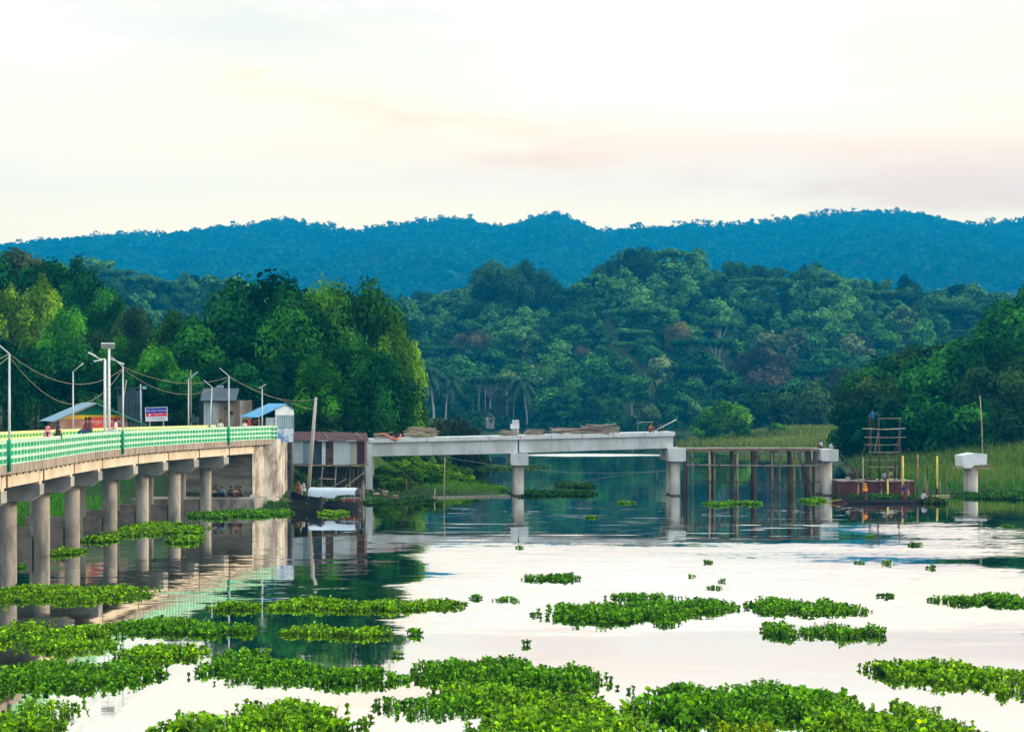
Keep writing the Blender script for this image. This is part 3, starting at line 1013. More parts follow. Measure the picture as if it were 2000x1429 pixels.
def land(x0, x1, y0, y1, dmin=.3, dmax=1e9, cond=None):
    def f(rg, n):
        p = np.stack([rg.uniform(x0, x1, n * 3), rg.uniform(y0, y1, n * 3)], 1)
        d = river_dist(p[:, 0], p[:, 1])
        ok = (d > dmin) & (d < dmax)
        if cond is not None:
            ok &= cond(p[:, 0], p[:, 1])
        return p[ok][:n]
    return f


for nm, me, c, lab in [
        ('reeds', blades(26000, land(34, 95, 163, 246, .8, 60), .6, 1.7, .05, 1, .55), (.095, .185, .030), 'tall yellow-green reeds on the right bank slope'),
        ('reeds', blades(15000, land(33, 80, 300, 430, .2, 40), .5, 1.3, .09, 2), (.14, .21, .04), 'dry buff grass fringing the grassy spit'),
        ('grass', blades(12000, land(-45, -30.5, 75, 140, .1, 16), .3, .8, .04, 3), (.07, .28, .015), 'bright grass behind the bridge columns'),
        ('grass', blades(11000, land(-22, 0, 136, 185, .15, 10), .15, .5, .03, 4), (.07, .22, .018), 'green turf on the bank below the huts'),
        ('grass', blades(7000, land(34, 90, 158, 200, .0, 5), .3, .8, .05, 5), (.045, .22, .012), 'lush green weeds along the right water edge')]:
    o = link(nm, me)
    o.color = c + (1.0,)
    tag(o, lab, 'grass', kind='stuff')

# ------------------------------------------------------------------ air haze
hz = MB().box((0, 1990, 288), (4700, 4900, 582)).build('haze', [])
hz.data.materials.clear()
hm = bpy.data.materials.new('blue_air')
hm.use_nodes = True
t_ = NT(hm.node_tree)
t_.n.clear()
o_ = t_.n.new('ShaderNodeOutputMaterial')
pv = t_.n.new('ShaderNodeVolumePrincipled')
pv.inputs['Color'].default_value = (.0, .43, 1.0, 1)
pv.inputs['Density'].default_value = 2.46e-4
t_.l.new(pv.outputs[0], o_.inputs['Volume'])
hz.data.materials.append(hm)
tag(hz, 'blue evening air between the river and the far hills', 'haze', kind='stuff')

# ------------------------------------------------------------------ water hyacinth


def hyacinth(name, label, ells, dens, hgt, leaf, color, group='floating hyacinth mats', seed=0):
    """ells: footprints (px0, px1, y_back, y_front) on the water as the photo shows them; one floating mat"""
    rg = np.random.default_rng(seed * 13 + 5)
    pts, hs = [], []
    for (px0, px1, yb, yf) in ells:
        if yf > 1140:
            yb, yf = yb - .22 * (yf - yb), yf + .10 * (yf - yb)
        c0, c1 = G((px0 + px1) / 2, yb), G((px0 + px1) / 2, yf)
        cx, cy = (c0.x + c1.x) / 2, (c0.y + c1.y) / 2
        ry = abs(c0.y - c1.y) / 2
        rx = (px1 - px0) / 2 * cy / F
        n = max(6, int(math.pi * rx * ry * dens * 1.75))
        p = rg.uniform(-1.12, 1.12, (n * 2, 2))
        a = np.arctan2(p[:, 1], p[:, 0])
        r = np.hypot(p[:, 0], p[:, 1])
        lim = .86 + .10 * np.sin(3 * a + seed) + .11 * np.sin(5 * a + 2.3 * seed) + .10 * np.sin(11 * a + seed) + .08 * np.sin(17 * a + 3 * seed) + .09 * rg.normal(size=len(p))
        ok = (r < lim) | ((r < lim + .26) & (rg.random(len(r)) < (.10 if n > 30 else 0)))
        p, r, lim = p[ok], r[ok], lim[ok]
        xw, yw = cx + p[:, 0] * rx, cy + p[:, 1] * ry
        pts.append(np.stack([xw + xw * 0, yw], 1))
        e = np.clip((lim - r) / .45, 0, 1)
        hs.append(hgt * .74 * (.22 + .74 * e) * (.85 + .3 * wob(xw, yw, 1.9, seed)))
    pts, hs = np.concatenate(pts), np.concatenate(hs)
    nl = 7
    N = len(pts) * nl
    b = np.repeat(pts, nl, 0)
    h = np.repeat(hs, nl) * rg.uniform(.10, 1.10, N)
    ph = rg.random(N) * 6.283
    spread = rg.uniform(.12, .55, N) * np.minimum(h, .5) * .9
    dx, dy = np.cos(ph), np.sin(ph)
    base = np.stack([b[:, 0] + dx * .02, b[:, 1] + dy * .02, np.full(N, -.02)], 1)
    top = np.stack([b[:, 0] + dx * spread, b[:, 1] + dy * spread, h * .82], 1)
    el = rg.uniform(.25, 1.35, N)
    ax = np.stack([dx * np.cos(el), dy * np.cos(el), np.sin(el)], 1)
    tw = rg.normal(size=N) * .5
    sd = np.stack([-dy, dx, tw * .4], 1)
    sd /= np.linalg.norm(sd, axis=1)[:, None]
    up = np.cross(ax, sd)
    ps = np.repeat(np.clip(.85 + .3 * wob(pts[:, 0], pts[:, 1], 1.1, seed) + .12 * rg.normal(size=len(pts)), .5, 1.3), nl)
    s = leaf * .78 * ps * rg.uniform(.65, 1.25, N)
    Lb, Wb = (s * 1.15)[:, None], (s * .52)[:, None]
    cup = (s * .16)[:, None]
    v = [top, top + ax * Lb * .32 - sd * Wb + up * cup, top + ax * Lb * .74 - sd * Wb * .8 + up * cup, top + ax * Lb,
         top + ax * Lb * .74 + sd * Wb * .8 + up * cup, top + ax * Lb * .32 + sd * Wb + up * cup]
    pw = sd * (leaf * .06 + .004)
    v += [base - pw, base + pw, top + pw * .7, top - pw * .7]
    V = np.stack(v, 1).reshape(-1, 3)
    i = np.arange(N) * 10
    Q = np.concatenate([np.stack([i, i + 3, i + 2, i + 1], 1), np.stack([i, i + 5, i + 4, i + 3], 1), np.stack([i + 6, i + 7, i + 8, i + 9], 1)])
    pt = np.repeat(np.clip(1 + .16 * rg.normal(size=len(pts)), .5, 1.6), nl)
    ti = np.clip(pt * (1 + .36 * rg.normal(size=N)), .22, 2.4)
    darkened = rg.random(N) < .38  # leaves darkened at random, standing for deep shade in the gaps
    ti[darkened] *= rg.uniform(.2, .55, darkened.sum())
    yel = rg.random(N) < .05
    ti[yel] *= 1.7
    ti[rg.random(N) < .02] *= .3
    T = np.concatenate([ti, ti, ti * .6])
    o = link(name, np_mesh('leaves', V, Q, HYA, T))
    o.color = tuple(color) + (1.0,)
    return tag(o, label, 'water plants', group)


g1, g2, g3 = (.11, .38, .001), (.19, .48, .001), (.28, .50, .001)
HY = [
    ('long hyacinth mat at the left edge below the bridge columns', [(-20, 130, 1150, 1176), (60, 285, 1152, 1178)], 15, .42, .13, g2),
    ('short hyacinth mat left of the long bar-shaped one', [(402, 506, 1184, 1192)], 18, .36, .13, g2),
    ('long bar-shaped hyacinth mat across the middle of the river', [(520, 700, 1176, 1192), (640, 850, 1180, 1194), (790, 905, 1179, 1192)], 17, .40, .13, g2),
    ('bar-shaped hyacinth mat in the dark reflection below the long one', [(548, 680, 1230, 1242), (640, 765, 1232, 1246)], 17, .38, .13, g2),
    ('hyacinth mat with a thin right tail at centre left', [(215, 400, 1216, 1240), (360, 450, 1222, 1240), (430, 515, 1229, 1237)], 16, .42, .13, g1),
    ('ragged hyacinth mat at the left edge, upper', [(-20, 66, 1222, 1262), (40, 215, 1232, 1268)], 15, .42, .13, g2),
    ('low hyacinth mat between two larger ones, left of centre', [(60, 235, 1254, 1276), (225, 400, 1268, 1294)], 15, .36, .13, g2),
    ('wide hyacinth mat at the left edge, second row from below', [(-30, 180, 1302, 1356), (120, 312, 1304, 1346)], 14, .44, .13, g1),
    ('long trailing hyacinth mat left of the big central one', [(388, 540, 1284, 1320), (440, 660, 1306, 1334), (600, 792, 1316, 1340)], 15, .40, .13, g1),
    ('hyacinth mat in the bottom left corner', [(-60, 150, 1388, 1450)], 14, .46, .13, g2),
    ('large rounded hyacinth mat at the bottom, left of centre', [(305, 690, 1398, 1500), (450, 640, 1385, 1440)], 13, .52, .14, g2),
    ('big central hyacinth mat with dense domed foliage', [(798, 1060, 1302, 1342), (1000, 1192, 1318, 1350)], 17, .56, .14, g1),
    ('hyacinth strip joined below the big central mat', [(838, 1000, 1342, 1372), (880, 1080, 1352, 1392)], 15, .38, .13, g2),
    ('straggling hyacinth mat with a thin left tail at bottom centre', [(722, 800, 1372, 1386), (770, 975, 1370, 1400)], 14, .36, .13, g1),
    ('large hyacinth mat at the bottom centre', [(905, 1130, 1400, 1480), (985, 1220, 1374, 1450), (1080, 1310, 1398, 1490)], 14, .44, .14, g2),
    ('tall dense hyacinth mat at the bottom right of centre', [(1232, 1480, 1362, 1416), (1380, 1672, 1358, 1414)], 17, .68, .15, g1),
    ('broad hyacinth mat at the bottom right', [(1560, 1760, 1386, 1480), (1690, 1918, 1398, 1490)], 14, .46, .14, g2),
    ('yellowish hyacinth mat cut by the bottom edge', [(1385, 1545, 1432, 1490)], 16, .45, .14, g3),
    ('hyacinth mat at the right edge, third row from below', [(1692, 1800, 1300, 1334), (1750, 1920, 1300, 1344), (1880, 2040, 1316, 1356)], 15, .44, .13, g2),
    ('large dense hyacinth mat right of centre', [(1064, 1290, 1190, 1216), (1220, 1360, 1184, 1212), (1330, 1440, 1182, 1198)], 19, .58, .14, g1),
    ('thin hyacinth strip behind the large dense mat', [(1176, 1335, 1166, 1172)], 18, .32, .13, g1),
    ('hyacinth mat right of the large dense one, upper of two', [(1456, 1600, 1178, 1202), (1590, 1662, 1182, 1202), (1650, 1700, 1192, 1200)], 16, .46, .13, g1),
    ('hyacinth mat right of the large dense one, lower of two', [(1488, 1560, 1224, 1246), (1550, 1690, 1230, 1246), (1680, 1730, 1232, 1242)], 13, .48, .13, g1),
    ('hyacinth mat at the right edge, uppermost', [(1816, 1910, 1170, 1182), (1880, 2010, 1168, 1186)], 16, .44, .13, g1),
    ('small lone hyacinth raft in the pale open water', [(1018, 1072, 1130, 1136), (1062, 1132, 1127, 1138)], 19, .40, .14, g1),
    ('hyacinth cluster under the bridge columns, nearest', [(98, 160, 1074, 1086)], 20, .42, .15, g2),
    ('hyacinth clump at the left edge before the first column', [(-30, 46, 1104, 1116)], 18, .4, .14, g1),
    ('low hyacinth mat right of the second bridge column', [(160, 236, 1050, 1060)], 18, .4, .15, g2),
    ('wide hyacinth mat among the farther bridge columns', [(228, 345, 1022, 1048), (320, 404, 1030, 1044), (330, 395, 1050, 1062)], 15, .45, .16, g2),
    ('hyacinth fringe below the sitting people', [(366, 470, 1000, 1013), (440, 545, 998, 1010), (530, 572, 1000, 1008)], 14, .45, .16, g1),
    ('little hyacinth clump between the moored boats', [(622, 682, 1000, 1008)], 18, .4, .16, g2),
    ('hyacinth raft among the scaffold poles', [(1372, 1430, 983, 988), (1415, 1450, 981, 985), (1440, 1492, 981, 986)], 12, .36, .17, g1),
    ('hyacinth clump beside the third new pier', [(1566, 1596, 976, 984), (1585, 1614, 974, 980)], 12, .36, .17, g1),
    ('hyacinth mat in front of the barge', [(1640, 1790, 968, 975)], 13, .4, .18, (.03, .15, .012)),
    ('dark weed heap at the stern of the canoe', [(1796, 1838, 978, 984)], 26, .8, .2, (.05, .11, .008)),
    ('hyacinth mat round the foot of the last pier', [(1870, 2030, 966, 976), (1930, 2040, 960, 974)], 11, .55, .2, (.03, .15, .01)),
    ('pale green weed strip behind the first new pier', [(895, 1068, 911, 917)], 3.5, .45, .26, (.06, .17, .02)),
    ('hyacinth tongue off the spit right of the first pier', [(1000, 1110, 960, 970), (1090, 1165, 962, 969)], 9, .45, .2, (.03, .15, .014)),
    ('hyacinth patch in the dark far water', [(1085, 1130, 944, 952), (1118, 1164, 948, 953)], 8, .5, .22, (.03, .13, .016)),
    ('hyacinth fringe along the shore right of the boats', [(700, 800, 978, 986), (780, 850, 972, 980)], 12, .4, .18, (.03, .13, .014)),
]
for i, (lab, ells, dn, hg, lf, c) in enumerate(HY):
    hyacinth('water_hyacinth', lab, ells, dn, hg, lf, c, seed=i + 1)
for i, (px, y, w, near) in enumerate([(992, 1176, 54, 'right of the long bar-shaped mat'), (931, 1171, 28, 'at the right tip of the long bar-shaped mat'), (1730, 1168, 36, 'between the right-hand mats'),
                                      (1396, 1151, 32, 'above the large dense mat'), (1410, 1138, 20, 'topmost above the large dense mat'), (1350, 1128, 16, 'up left of the pair above the large dense mat'),
                                      (1382, 1101, 24, 'in the pale reach below the scaffold'), (1678, 1101, 24, 'left of a pair on the dark tongue of water'),
                                      (1729, 1103, 30, 'right of a pair on the dark tongue of water'), (1818, 1112, 26, 'on the dark water near the right edge'),
                                      (1154, 1012, 26, 'between the first and second new pier'), (1222, 984, 36, 'just left of the second new pier'), (1785, 1067, 30, 'in the glitter below the barge'),
                                      (805, 1240, 40, 'right of the dark bar-shaped mat'), (1237, 1352, 26, 'left of the tall bottom right mat'), (1752, 1295, 30, 'above the right edge mat of the third row'),
                                      (1300, 1224, 50, 'at the front foot of the large dense mat'), (1046, 1204, 24, 'at the left tip of the large dense mat'), (1030, 1260, 22, 'alone on white water above the central mat'),
                                      (1015, 1072, 14, 'below the first new pier'), (1700, 1050, 20, 'below the canoe'), (1968, 1030, 22, 'below the last pier'), (775, 1282, 26, 'left of the big central mat')]):
    hyacinth('water_hyacinth', 'small floating hyacinth tuft ' + near, [(px - w / 2, px + w / 2, y - max(2.5, w * .09), y)], 26, .24, .12, g1, 'small hyacinth tufts', seed=60 + i)

# ------------------------------------------------------------------ green railed bridge on the left
ED = np.array([(52, -21.3), (60, -21.6), (70, -22.0), (77.5, -22.3), (85, -22.75), (94.4, -23.55), (102, -23.95), (111.5, -23.85), (118.5, -23.35),
               (125.5, -22.45), (132, -21.4), (138, -20.25), (142.5, -19.35), (146, -18.6)])
_t = np.linspace(0, 1, 400)
_yy = 52 + _t * (146 - 52)
_k = np.ones(25) / 25
_xx = np.interp(_yy, ED[:, 0], ED[:, 1])
_xp = np.concatenate([np.linspace(2 * _xx[0] - _xx[12], _xx[0], 12, endpoint=False), _xx, np.linspace(_xx[-1], 2 * _xx[-1] - _xx[-13], 13)[1:]])
_xx = np.convolve(_xp, _k, 'valid')[:400]


def edge(y):
    """right-hand deck edge at depth y: point and unit tangent, unit normal towards the far side"""
    x = float(np.interp(y, _yy, _xx))
    s = (float(np.interp(y + .5, _yy, _xx)) - float(np.interp(y - .5, _yy, _xx)))
    t = Vector((s, 1, 0)).normalized()
    return Vector((x, y, 0)), t, Vector((-t.y, t.x, 0))


DECK, WID = 5.5, 6.6
br = thing('road_bridge', 'curved concrete road bridge with green and yellow lattice railings on twin columns', 'bridge', (-24, 110, 0))

sec = [(0, DECK), (0, DECK - .42), (.42, DECK - .46), (WID - .42, DECK - .46), (WID, DECK - .42), (WID, DECK)]
V, Fc = [], []
ysd = np.linspace(54, 142.2, 60)
for i, y in enumerate(ysd):
    p, t, n = edge(y)
    for a, z in sec:
        V.append(p + n * a + Vector((0, 0, z)))
    if i:
        b = (i - 1) * 6
        for k in range(6):
            Fc.append((b + k, b + 6 + k, b + 6 + (k + 1) % 6, b + (k + 1) % 6))
Fc += [(5, 4, 3, 2, 1, 0), tuple(len(V) - 6 + k for k in range(6))]
ds = MB().add(V, Fc).build('deck_slab', CONC_FASC, br)

BENT = [69, 77.5, 85.6, 94.4, 102.4, 111.5, 118.6, 125.4, 132]
ZG0, ZC = DECK - .46, 4.30          # girder top / cap top


def girder(y0, y1, off):
    p0, t0, n0 = edge(y0)
    p1, t1, n1 = edge(y1)
    a, b = p0 + n0 * off, p1 + n1 * off
    d = (b - a).normalized()
    nn = Vector((-d.y, d.x, 0))
    prof = [(-.22, ZC + .12), (.22, ZC + .12), (.22, ZC + .34), (.10, ZC + .45), (.10, ZG0 - .18), (.24, ZG0 - .06), (.24, ZG0 - .003), (-.24, ZG0 - .003), (-.24, ZG0 - .06), (-.22, ZG0 - .18)]
    prof = [(-.22, ZC + .12), (.22, ZC + .12), (.22, ZG0 - .003), (-.22, ZG0 - .003)]
    mb = MB().prism(prof, nn, (0, 0, 1), a + d * .03, (b - a) - d * .06)
    return mb.build('girder', CONC_GIRD, br)


for a, b in zip(BENT, BENT[1:] + [138.4]):
    for off in (.62, 3.3, 5.98):
        girder(a, b, off)
    if a > 70:
        p, t, n = edge(a)
        q = p + n * .39
        MB().box((q.x + t.x * .9, q.y + t.y * .9, (ZC + ZG0) / 2 + .06), (.08, .10, ZG0 - ZC - .14), math.atan2(t.y, t.x) - math.pi / 2).build('rust_rib', mat('rusty_rib', (.22, .10, .055)), br)
capprof = [(.30, ZC), (.30, 3.78), (.78, 3.46), (5.1, 3.46), (5.6, 3.78), (5.6, ZC)]
for y in BENT:
    p, t, n = edge(y)
    MB().prism(capprof, n, (0, 0, 1), p - t * .55, t * 1.1).build('pier_cap', CONC_CAP, br)
    for off in (.62, 3.3, 5.98):
        q = p + n * off
        MB().box((q.x, q.y, ZC + .058), (.5, .6, .118), math.atan2(t.y, t.x) - math.pi / 2).build('bearing', CONC_GIRD, br)
    for off in (1.95, 4.0):
        q = p + n * off
        MB().tube([(q.x, q.y, -1), (q.x, q.y, .35), (q.x, q.y, 3.455)], .44, 22).build('column', CONC_OLD, br, smooth=True)
    a, b = p + n * 2.41, p + n * 7.4
    if y > 70:
        MB().beam((a.x, a.y, .42), (b.x, b.y, .42), .5, 1.25).build('tie_beam', mat('brown_grey_concrete', (.27, .235, .195), c2=(.13, .11, .09), scale=.8, amt=.6, fine=.2), br)  # darker brown-grey than the columns
for i, y in enumerate(np.arange(66, 141, 1.35)):
    p, t, n = edge(y)
    q = p + n * .2
    MB().tube([(q.x, q.y, DECK - .56), (q.x, q.y, DECK - .40)], .035, 6).build('drain_pipe', DARK, br)

# railing panels, 4 cells x 3 rows each
PL = 2.72


def panel_meshes(front, back):
    mb = MB()
    hz_ = [(.0, .05), (.25, .385), (.585, .72), (.92, 1.09)]
    for z0, z1 in hz_:
        mb.box((PL / 2, -.062, (z0 + z1) / 2), (PL, .036, z1 - z0))
    for k in range(5):
        w = .11 if 0 < k < 4 else .07
        xk = min(max(PL * k / 4, w / 2), PL - w / 2)
        for (a0, a1), (b0, b1) in zip(hz_, hz_[1:]):
            mb.box((xk, -.061, (a1 + b0) / 2), (w, .030, b0 - a1))
    mb.box((PL / 2, .011, 1.0735), (PL, .106, .033))
    me = mb.mesh('railing_panel', front)
    ib = MB()
    ib.box((PL / 2, .010, .53), (PL - .01, .10, 1.05))
    return me, ib.mesh('infill', back)


pm = panel_meshes(RAIL_P, RAIL_G)
ym = panel_meshes(RAIL_Y, RAIL_GY)


def rail_run(side, y0, y1, meshes):
    y = y0
    while y < y1:
        p, t, n = edge(y)
        p = p + n * side
        y2 = y + PL * .96
        for _ in range(6):
            q, t2, n2 = edge(y2)
            q = q + n2 * side
            y2 += (PL - (q - p).length) * .95
        d = q - p
        o = link('railing_panel', meshes[0], br, p + Vector((0, 0, DECK + .003)) - br.location, (0, 0, math.atan2(d.y, d.x)))
        link('infill', meshes[1], o)
        y = y2


rail_run(.10, 66, 140, pm)
rail_run(WID - .10, 66, 143, ym)

# abutment, wing wall and the low ledge below
ab = thing('bridge_abutment', 'stained concrete abutment and wing wall where the green bridge meets the bank', 'abutment', (-21, 140, 0))
pA, pB, pC = P(493, 900, 138.6), P(515, 900, 141.2), P(541, 900, 141.9)
wing = [(pA.x, pA.y), (pB.x, pB.y), (pC.x, pC.y), (pC.x + .3, pC.y + 6), (pA.x - .4, pA.y + 6)]
MB().prism(wing, (1, 0, 0), (0, 1, 0), (0, 0, .2), (0, 0, DECK - .22)).build('wing_wall', CONC_WALL, ab)
pL = P(338, 900, 139.6)
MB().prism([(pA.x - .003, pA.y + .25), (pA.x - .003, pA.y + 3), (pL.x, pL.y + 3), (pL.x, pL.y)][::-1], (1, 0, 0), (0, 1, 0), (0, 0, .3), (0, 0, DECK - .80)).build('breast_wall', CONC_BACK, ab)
led = [(P(497, 0, 134.9).x, 134.9), (P(497, 0, 134.9).x + .5, 138.55), (pL.x - 1, 139.5), (pL.x - 2.5, 135.4)]
MB().prism(led, (1, 0, 0), (0, 1, 0), (0, 0, -1), (0, 0, 1.98)).build('ledge', CONC_OLD, ab)
sill = [(pA.x - .1, pA.y - .35), (pB.x + .1, pB.y - .35), (pB.x + .1, pB.y - .01), (pA.x - .1, pA.y - .01)]
MB().prism(sill, (1, 0, 0), (0, 1, 0), (0, 0, .5), (0, 0, .6)).build('footing', CONC_WALL, ab)
# short railing on the wing wall
for a, b in ((pA.lerp(pB, .35), pB), (pB, pC)):
    d = Vector((b.x - a.x, b.y - a.y, 0))
    o = link('railing_panel', pm[0], ab, Vector((a.x, a.y, DECK - .017)) - ab.location, (0, 0, math.atan2(d.y, d.x)), (d.length / PL, 1, 1))
    link('infill', pm[1], o)

# ------------------------------------------------------------------ lamp posts on the bridge


def at_px(px, side):
    """point on the railing line at that offset which the photo shows at column px"""
    best = min(np.linspace(60, 144, 841), key=lambda y: abs((edge(y)[0] + edge(y)[2] * side).x / (edge(y)[0] + edge(y)[2] * side).y * F + 1000 - px))
    p, t, n = edge(best)
    return p + n * side, t, n


def lamp_post(px, side, ytop, arm, label, lean=0.0):
    p, t, n = at_px(px, side)
    o = thing('lamp_post', label, 'lamp post', (p.x, p.y, DECK - .3), 0, 'lamp posts along the bridge')
    zt = CAMZ - (ytop - HOR) * p.y / F - (DECK - .3)
    pole = MB().tube([(0, 0, 0), (lean * .5, 0, zt * .5), (lean, 0, zt)], [.065, .055, .045], 8)
    pole.build('pole', STEEL, o, smooth=True, local=True)
    MB().tube([(lean, 0, zt), (lean + arm * .72, 0, zt + .62)], [.035, .03], 7).build('arm', STEEL, o, smooth=True, local=True)
    MB().tube([(0, 0, 0), (0, 0, 1.42)], [.085, .08], 8).build('sleeve', RAIL_G, o, smooth=True, local=True)
    return Vector((p.x + lean, p.y, DECK - .3 + zt))


L1 = lamp_post(18, -.08, 691, -1, 'lamp post on the near railing at the left picture edge')
L2 = lamp_post(240, -.08, 716, -1, 'lamp post on the near railing in front of the tin shop')
L3 = lamp_post(447, -.08, 734, -1, 'lamp post on the near railing in front of the wooden hut')
lamp_post(143, WID + .1, 726, 1, 'lamp post on the far railing left of the solar lamp')
lamp_post(368, WID + .1, 741, 1, 'lamp post on the far railing right of the signboard')
lamp_post(503, WID - .2, 756, -1, 'slightly leaning lamp post by the blue-roofed shed', .25)
# solar lamps
for px, d, yt, lab, kind in [(213, 114, 681, 'tall white solar lamp with a square panel on top', 0), (205, 113, 702, 'white double-armed street lamp beside the solar one', 1),
                             (512, 141, 757, 'small solar lamp beside the leaning lamp post', 2)]:
    p = P(px, 800, d)
    o = thing('solar_lamp', lab, 'street lamp', (p.x, p.y, DECK - .05))
    zt = CAMZ - (yt - HOR) * d / F - DECK + .05
    WH = mat('white_enamel', (.80, .84, .84), rough=.5, c2=(.7, .74, .74))
    MB().tube([(0, 0, 0), (0, 0, zt)], [.10 if kind < 2 else .06, .075 if kind < 2 else .05], 10).build('pole', WH if kind < 2 else STEEL, o, smooth=True, local=True)
    if kind == 0:
        m4 = Matrix.Rotation(R(12), 3, 'Z') @ Matrix.Rotation(R(58), 3, 'X')
        MB().box((-.08, 0, zt + .20), (.80, .05, .52), mat=m4).build('solar_panel', mat('panel_back', (.36, .40, .42), rough=.5, c2=(.30, .33, .35)), o, local=True)
        fr = MB()
        for sx in (-.41, .41):
            fr.box(m4 @ Vector((sx, 0, 0)) + Vector((-.08, 0, zt + .20)), (.04, .07, .56), mat=m4)
        for sz in (-.27, .27, 0):
            fr.box(m4 @ Vector((0, -.004, sz)) + Vector((-.08, 0, zt + .20)), (.78, .062, .035), mat=m4)
        fr.build('panel_frame', WH, o, local=True)
        MB().tube([(0, 0, zt - .62), (.85, .05, zt - .95)], .03, 6).build('arm', WH, o, local=True)
        MB().box((.78, .05, zt - .93), (.42, .14, .07), mat=Matrix.Rotation(R(20), 3, 'Y')).build('lamp_head', WH, o, local=True)
    elif kind == 1:
        MB().tube([(0, 0, zt), (-.35, 0, zt + .05), (-1.0, -.05, zt + .42)], .03, 6).build('arm', WH, o, local=True)
        MB().box((-.82, -.05, zt + .34), (.55, .16, .08), mat=Matrix.Rotation(R(26), 3, 'Y')).build('lamp_head', WH, o, local=True)
        MB().tube([(.02, 0, zt + .06), (-.45, -.3, zt - .10)], .03, 6).build('arm', WH, o, local=True)
        MB().box((-.42, -.28, zt - .08), (.46, .16, .08), mat=Matrix.Rotation(R(-12), 3, 'Y')).build('lamp_head', WH, o, local=True)
    else:
        MB().box((.02, 0, zt + .10), (.62, .4, .05), mat=Matrix.Rotation(R(-28), 3, 'Y')).build('solar_panel', STEEL, o, local=True)
        MB().tube([(0, 0, zt - .1), (-.3, 0, zt + .0)], .02, 6).build('arm', STEEL, o, local=True)

# leaning utility pole
o = thing('utility_pole', 'leaning grey wooden utility pole in front of the stilt hut', 'pole', (P(603, 0, 146).x, 146, gz(P(603, 0, 146).x, 146) - .3))
U0, U1 = P(603, 948, 146), P(617, 776, 146)
MB().tube([U0 + Vector((-.03, 0, -.5)), U0.lerp(U1, .5), U1], [.17, .15, .125], 9).build('shaft', mat('weathered_pole', (.44, .43, .38), c2=(.28, .27, .23), scale=2, stretch=(2, 2, .3)), o, smooth=True)
MB().tube([U1 - Vector((.15, .05, .25)), U1 + Vector((.12, -.05, -.25))], .05, 6).build('insulator', WOODG, o)


def cable(a, b, sag, label, m=WIRE, r=.013):
    a, b = Vector(a), Vector(b)
    pts = [a.lerp(b, i / 14) - Vector((0, 0, sag * 4 * (i / 14) * (1 - i / 14))) for i in range(15)]
    ob = MB().tube(pts, r, 5).build('cable', m)
    return tag(ob, label, 'cable', 'overhead cables')


L0 = edge(56)[0] + Vector((-.1, 0, L1.z))
cable(L0, L1, .9, 'cable leaving the left picture edge, upper')
cable(L0 - Vector((0, 0, .3)), L1 - Vector((0, 0, .12)), 1.3, 'cable leaving the left picture edge, lower')
cable(L1, L2 + Vector((0, 0, -.1)), 1.15, 'upper sagging cable from the left edge post to the shop post')
cable(L1 - Vector((0, 0, .12)), L2 - Vector((0, 0, .12)), 2.15, 'lower, deeper sagging cable from the left edge post to the shop post')
cable(L2, L3 - Vector((0, 0, .05)), .75, 'upper sagging cable from the shop post to the wooden hut post')
cable(L2 - Vector((0, 0, .12)), L3 - Vector((0, 0, .25)), 1.35, 'lower sagging cable from the shop post to the wooden hut post')
cable(L3, U1 - Vector((0, 0, .15)), .75, 'upper cable from the wooden hut post to the leaning pole')
cable(L3 - Vector((0, 0, .1)), U0.lerp(U1, .86), .25, 'lower cable from the wooden hut post to the leaning pole')
cable(P(640, 838, 157), P(1700, 772, 300), 8.0, 'thin dark power line crossing the river to the right wood', WIRE_D, .022)
cable(P(1013, 852, 157.2), P(726, 868, 156.5), .35, 'thin wire hanging along the new girder', WIRE_D, .012)

# ------------------------------------------------------------------ unfinished grey bridge
YN = 158.0
AX = Vector((1, .05, 0)).normalized()                 # along the bridge
CD = Vector((-.07, 1, 0)).normalized()                # across it, away from the viewer


def nx(px):
    return (px - 1000) * YN / F


def on_axis(px):
    x = nx(px)
    return Vector((x, YN + .05 * (x - .4), 0))


def zpx(y, d=YN):
    return CAMZ - (y - HOR) * d / F


nb = thing('unfinished_bridge', 'unfinished pale concrete bridge span reaching over the river', 'bridge', (0.4, YN + 1, 0))


def pier(px, top, bot, parent, capw=1.58, length=5.2, cols=True, cmat=CONC_NEW):
    p = on_axis(px) - CD * .7
    w = AX * (capw / 2)
    zt, zb = zpx(top), zpx(bot)
    mb = MB().prism([(-capw / 2, zb + .10), (-capw / 2 + .10, zb), (capw / 2 - .10, zb), (capw / 2, zb + .10), (capw / 2, zt), (-capw / 2, zt)], AX, (0, 0, 1), p, CD * length)
    mb.build('pier_cap', cmat, parent)
    for off in (1.05, 3.6):
        q = p + CD * off
        MB().tube([(q.x, q.y, -1.2), (q.x, q.y, .22), (q.x, q.y, .30), (q.x, q.y, zb - .003)], [.47, .47, .45, .45], 24).build('column', CONC_COL, parent, smooth=True)
        MB().tube([(q.x, q.y, -.3), (q.x, q.y, .16)], [.485, .48], 24).build('tide_ring', mat('wet_concrete', (.10, .09, .08), c2=(.05, .05, .045)), parent, smooth=True)
    return p, zt, zb


CONC_COL = mat('column_concrete', (.55, .53, .48), c2=(.33, .30, .26), scale=.7, amt=.5, stretch=(.8, .8, .5), fine=.1)
pier(1014, 885, 908, nb)
pier(1322, 875, 901, nb)


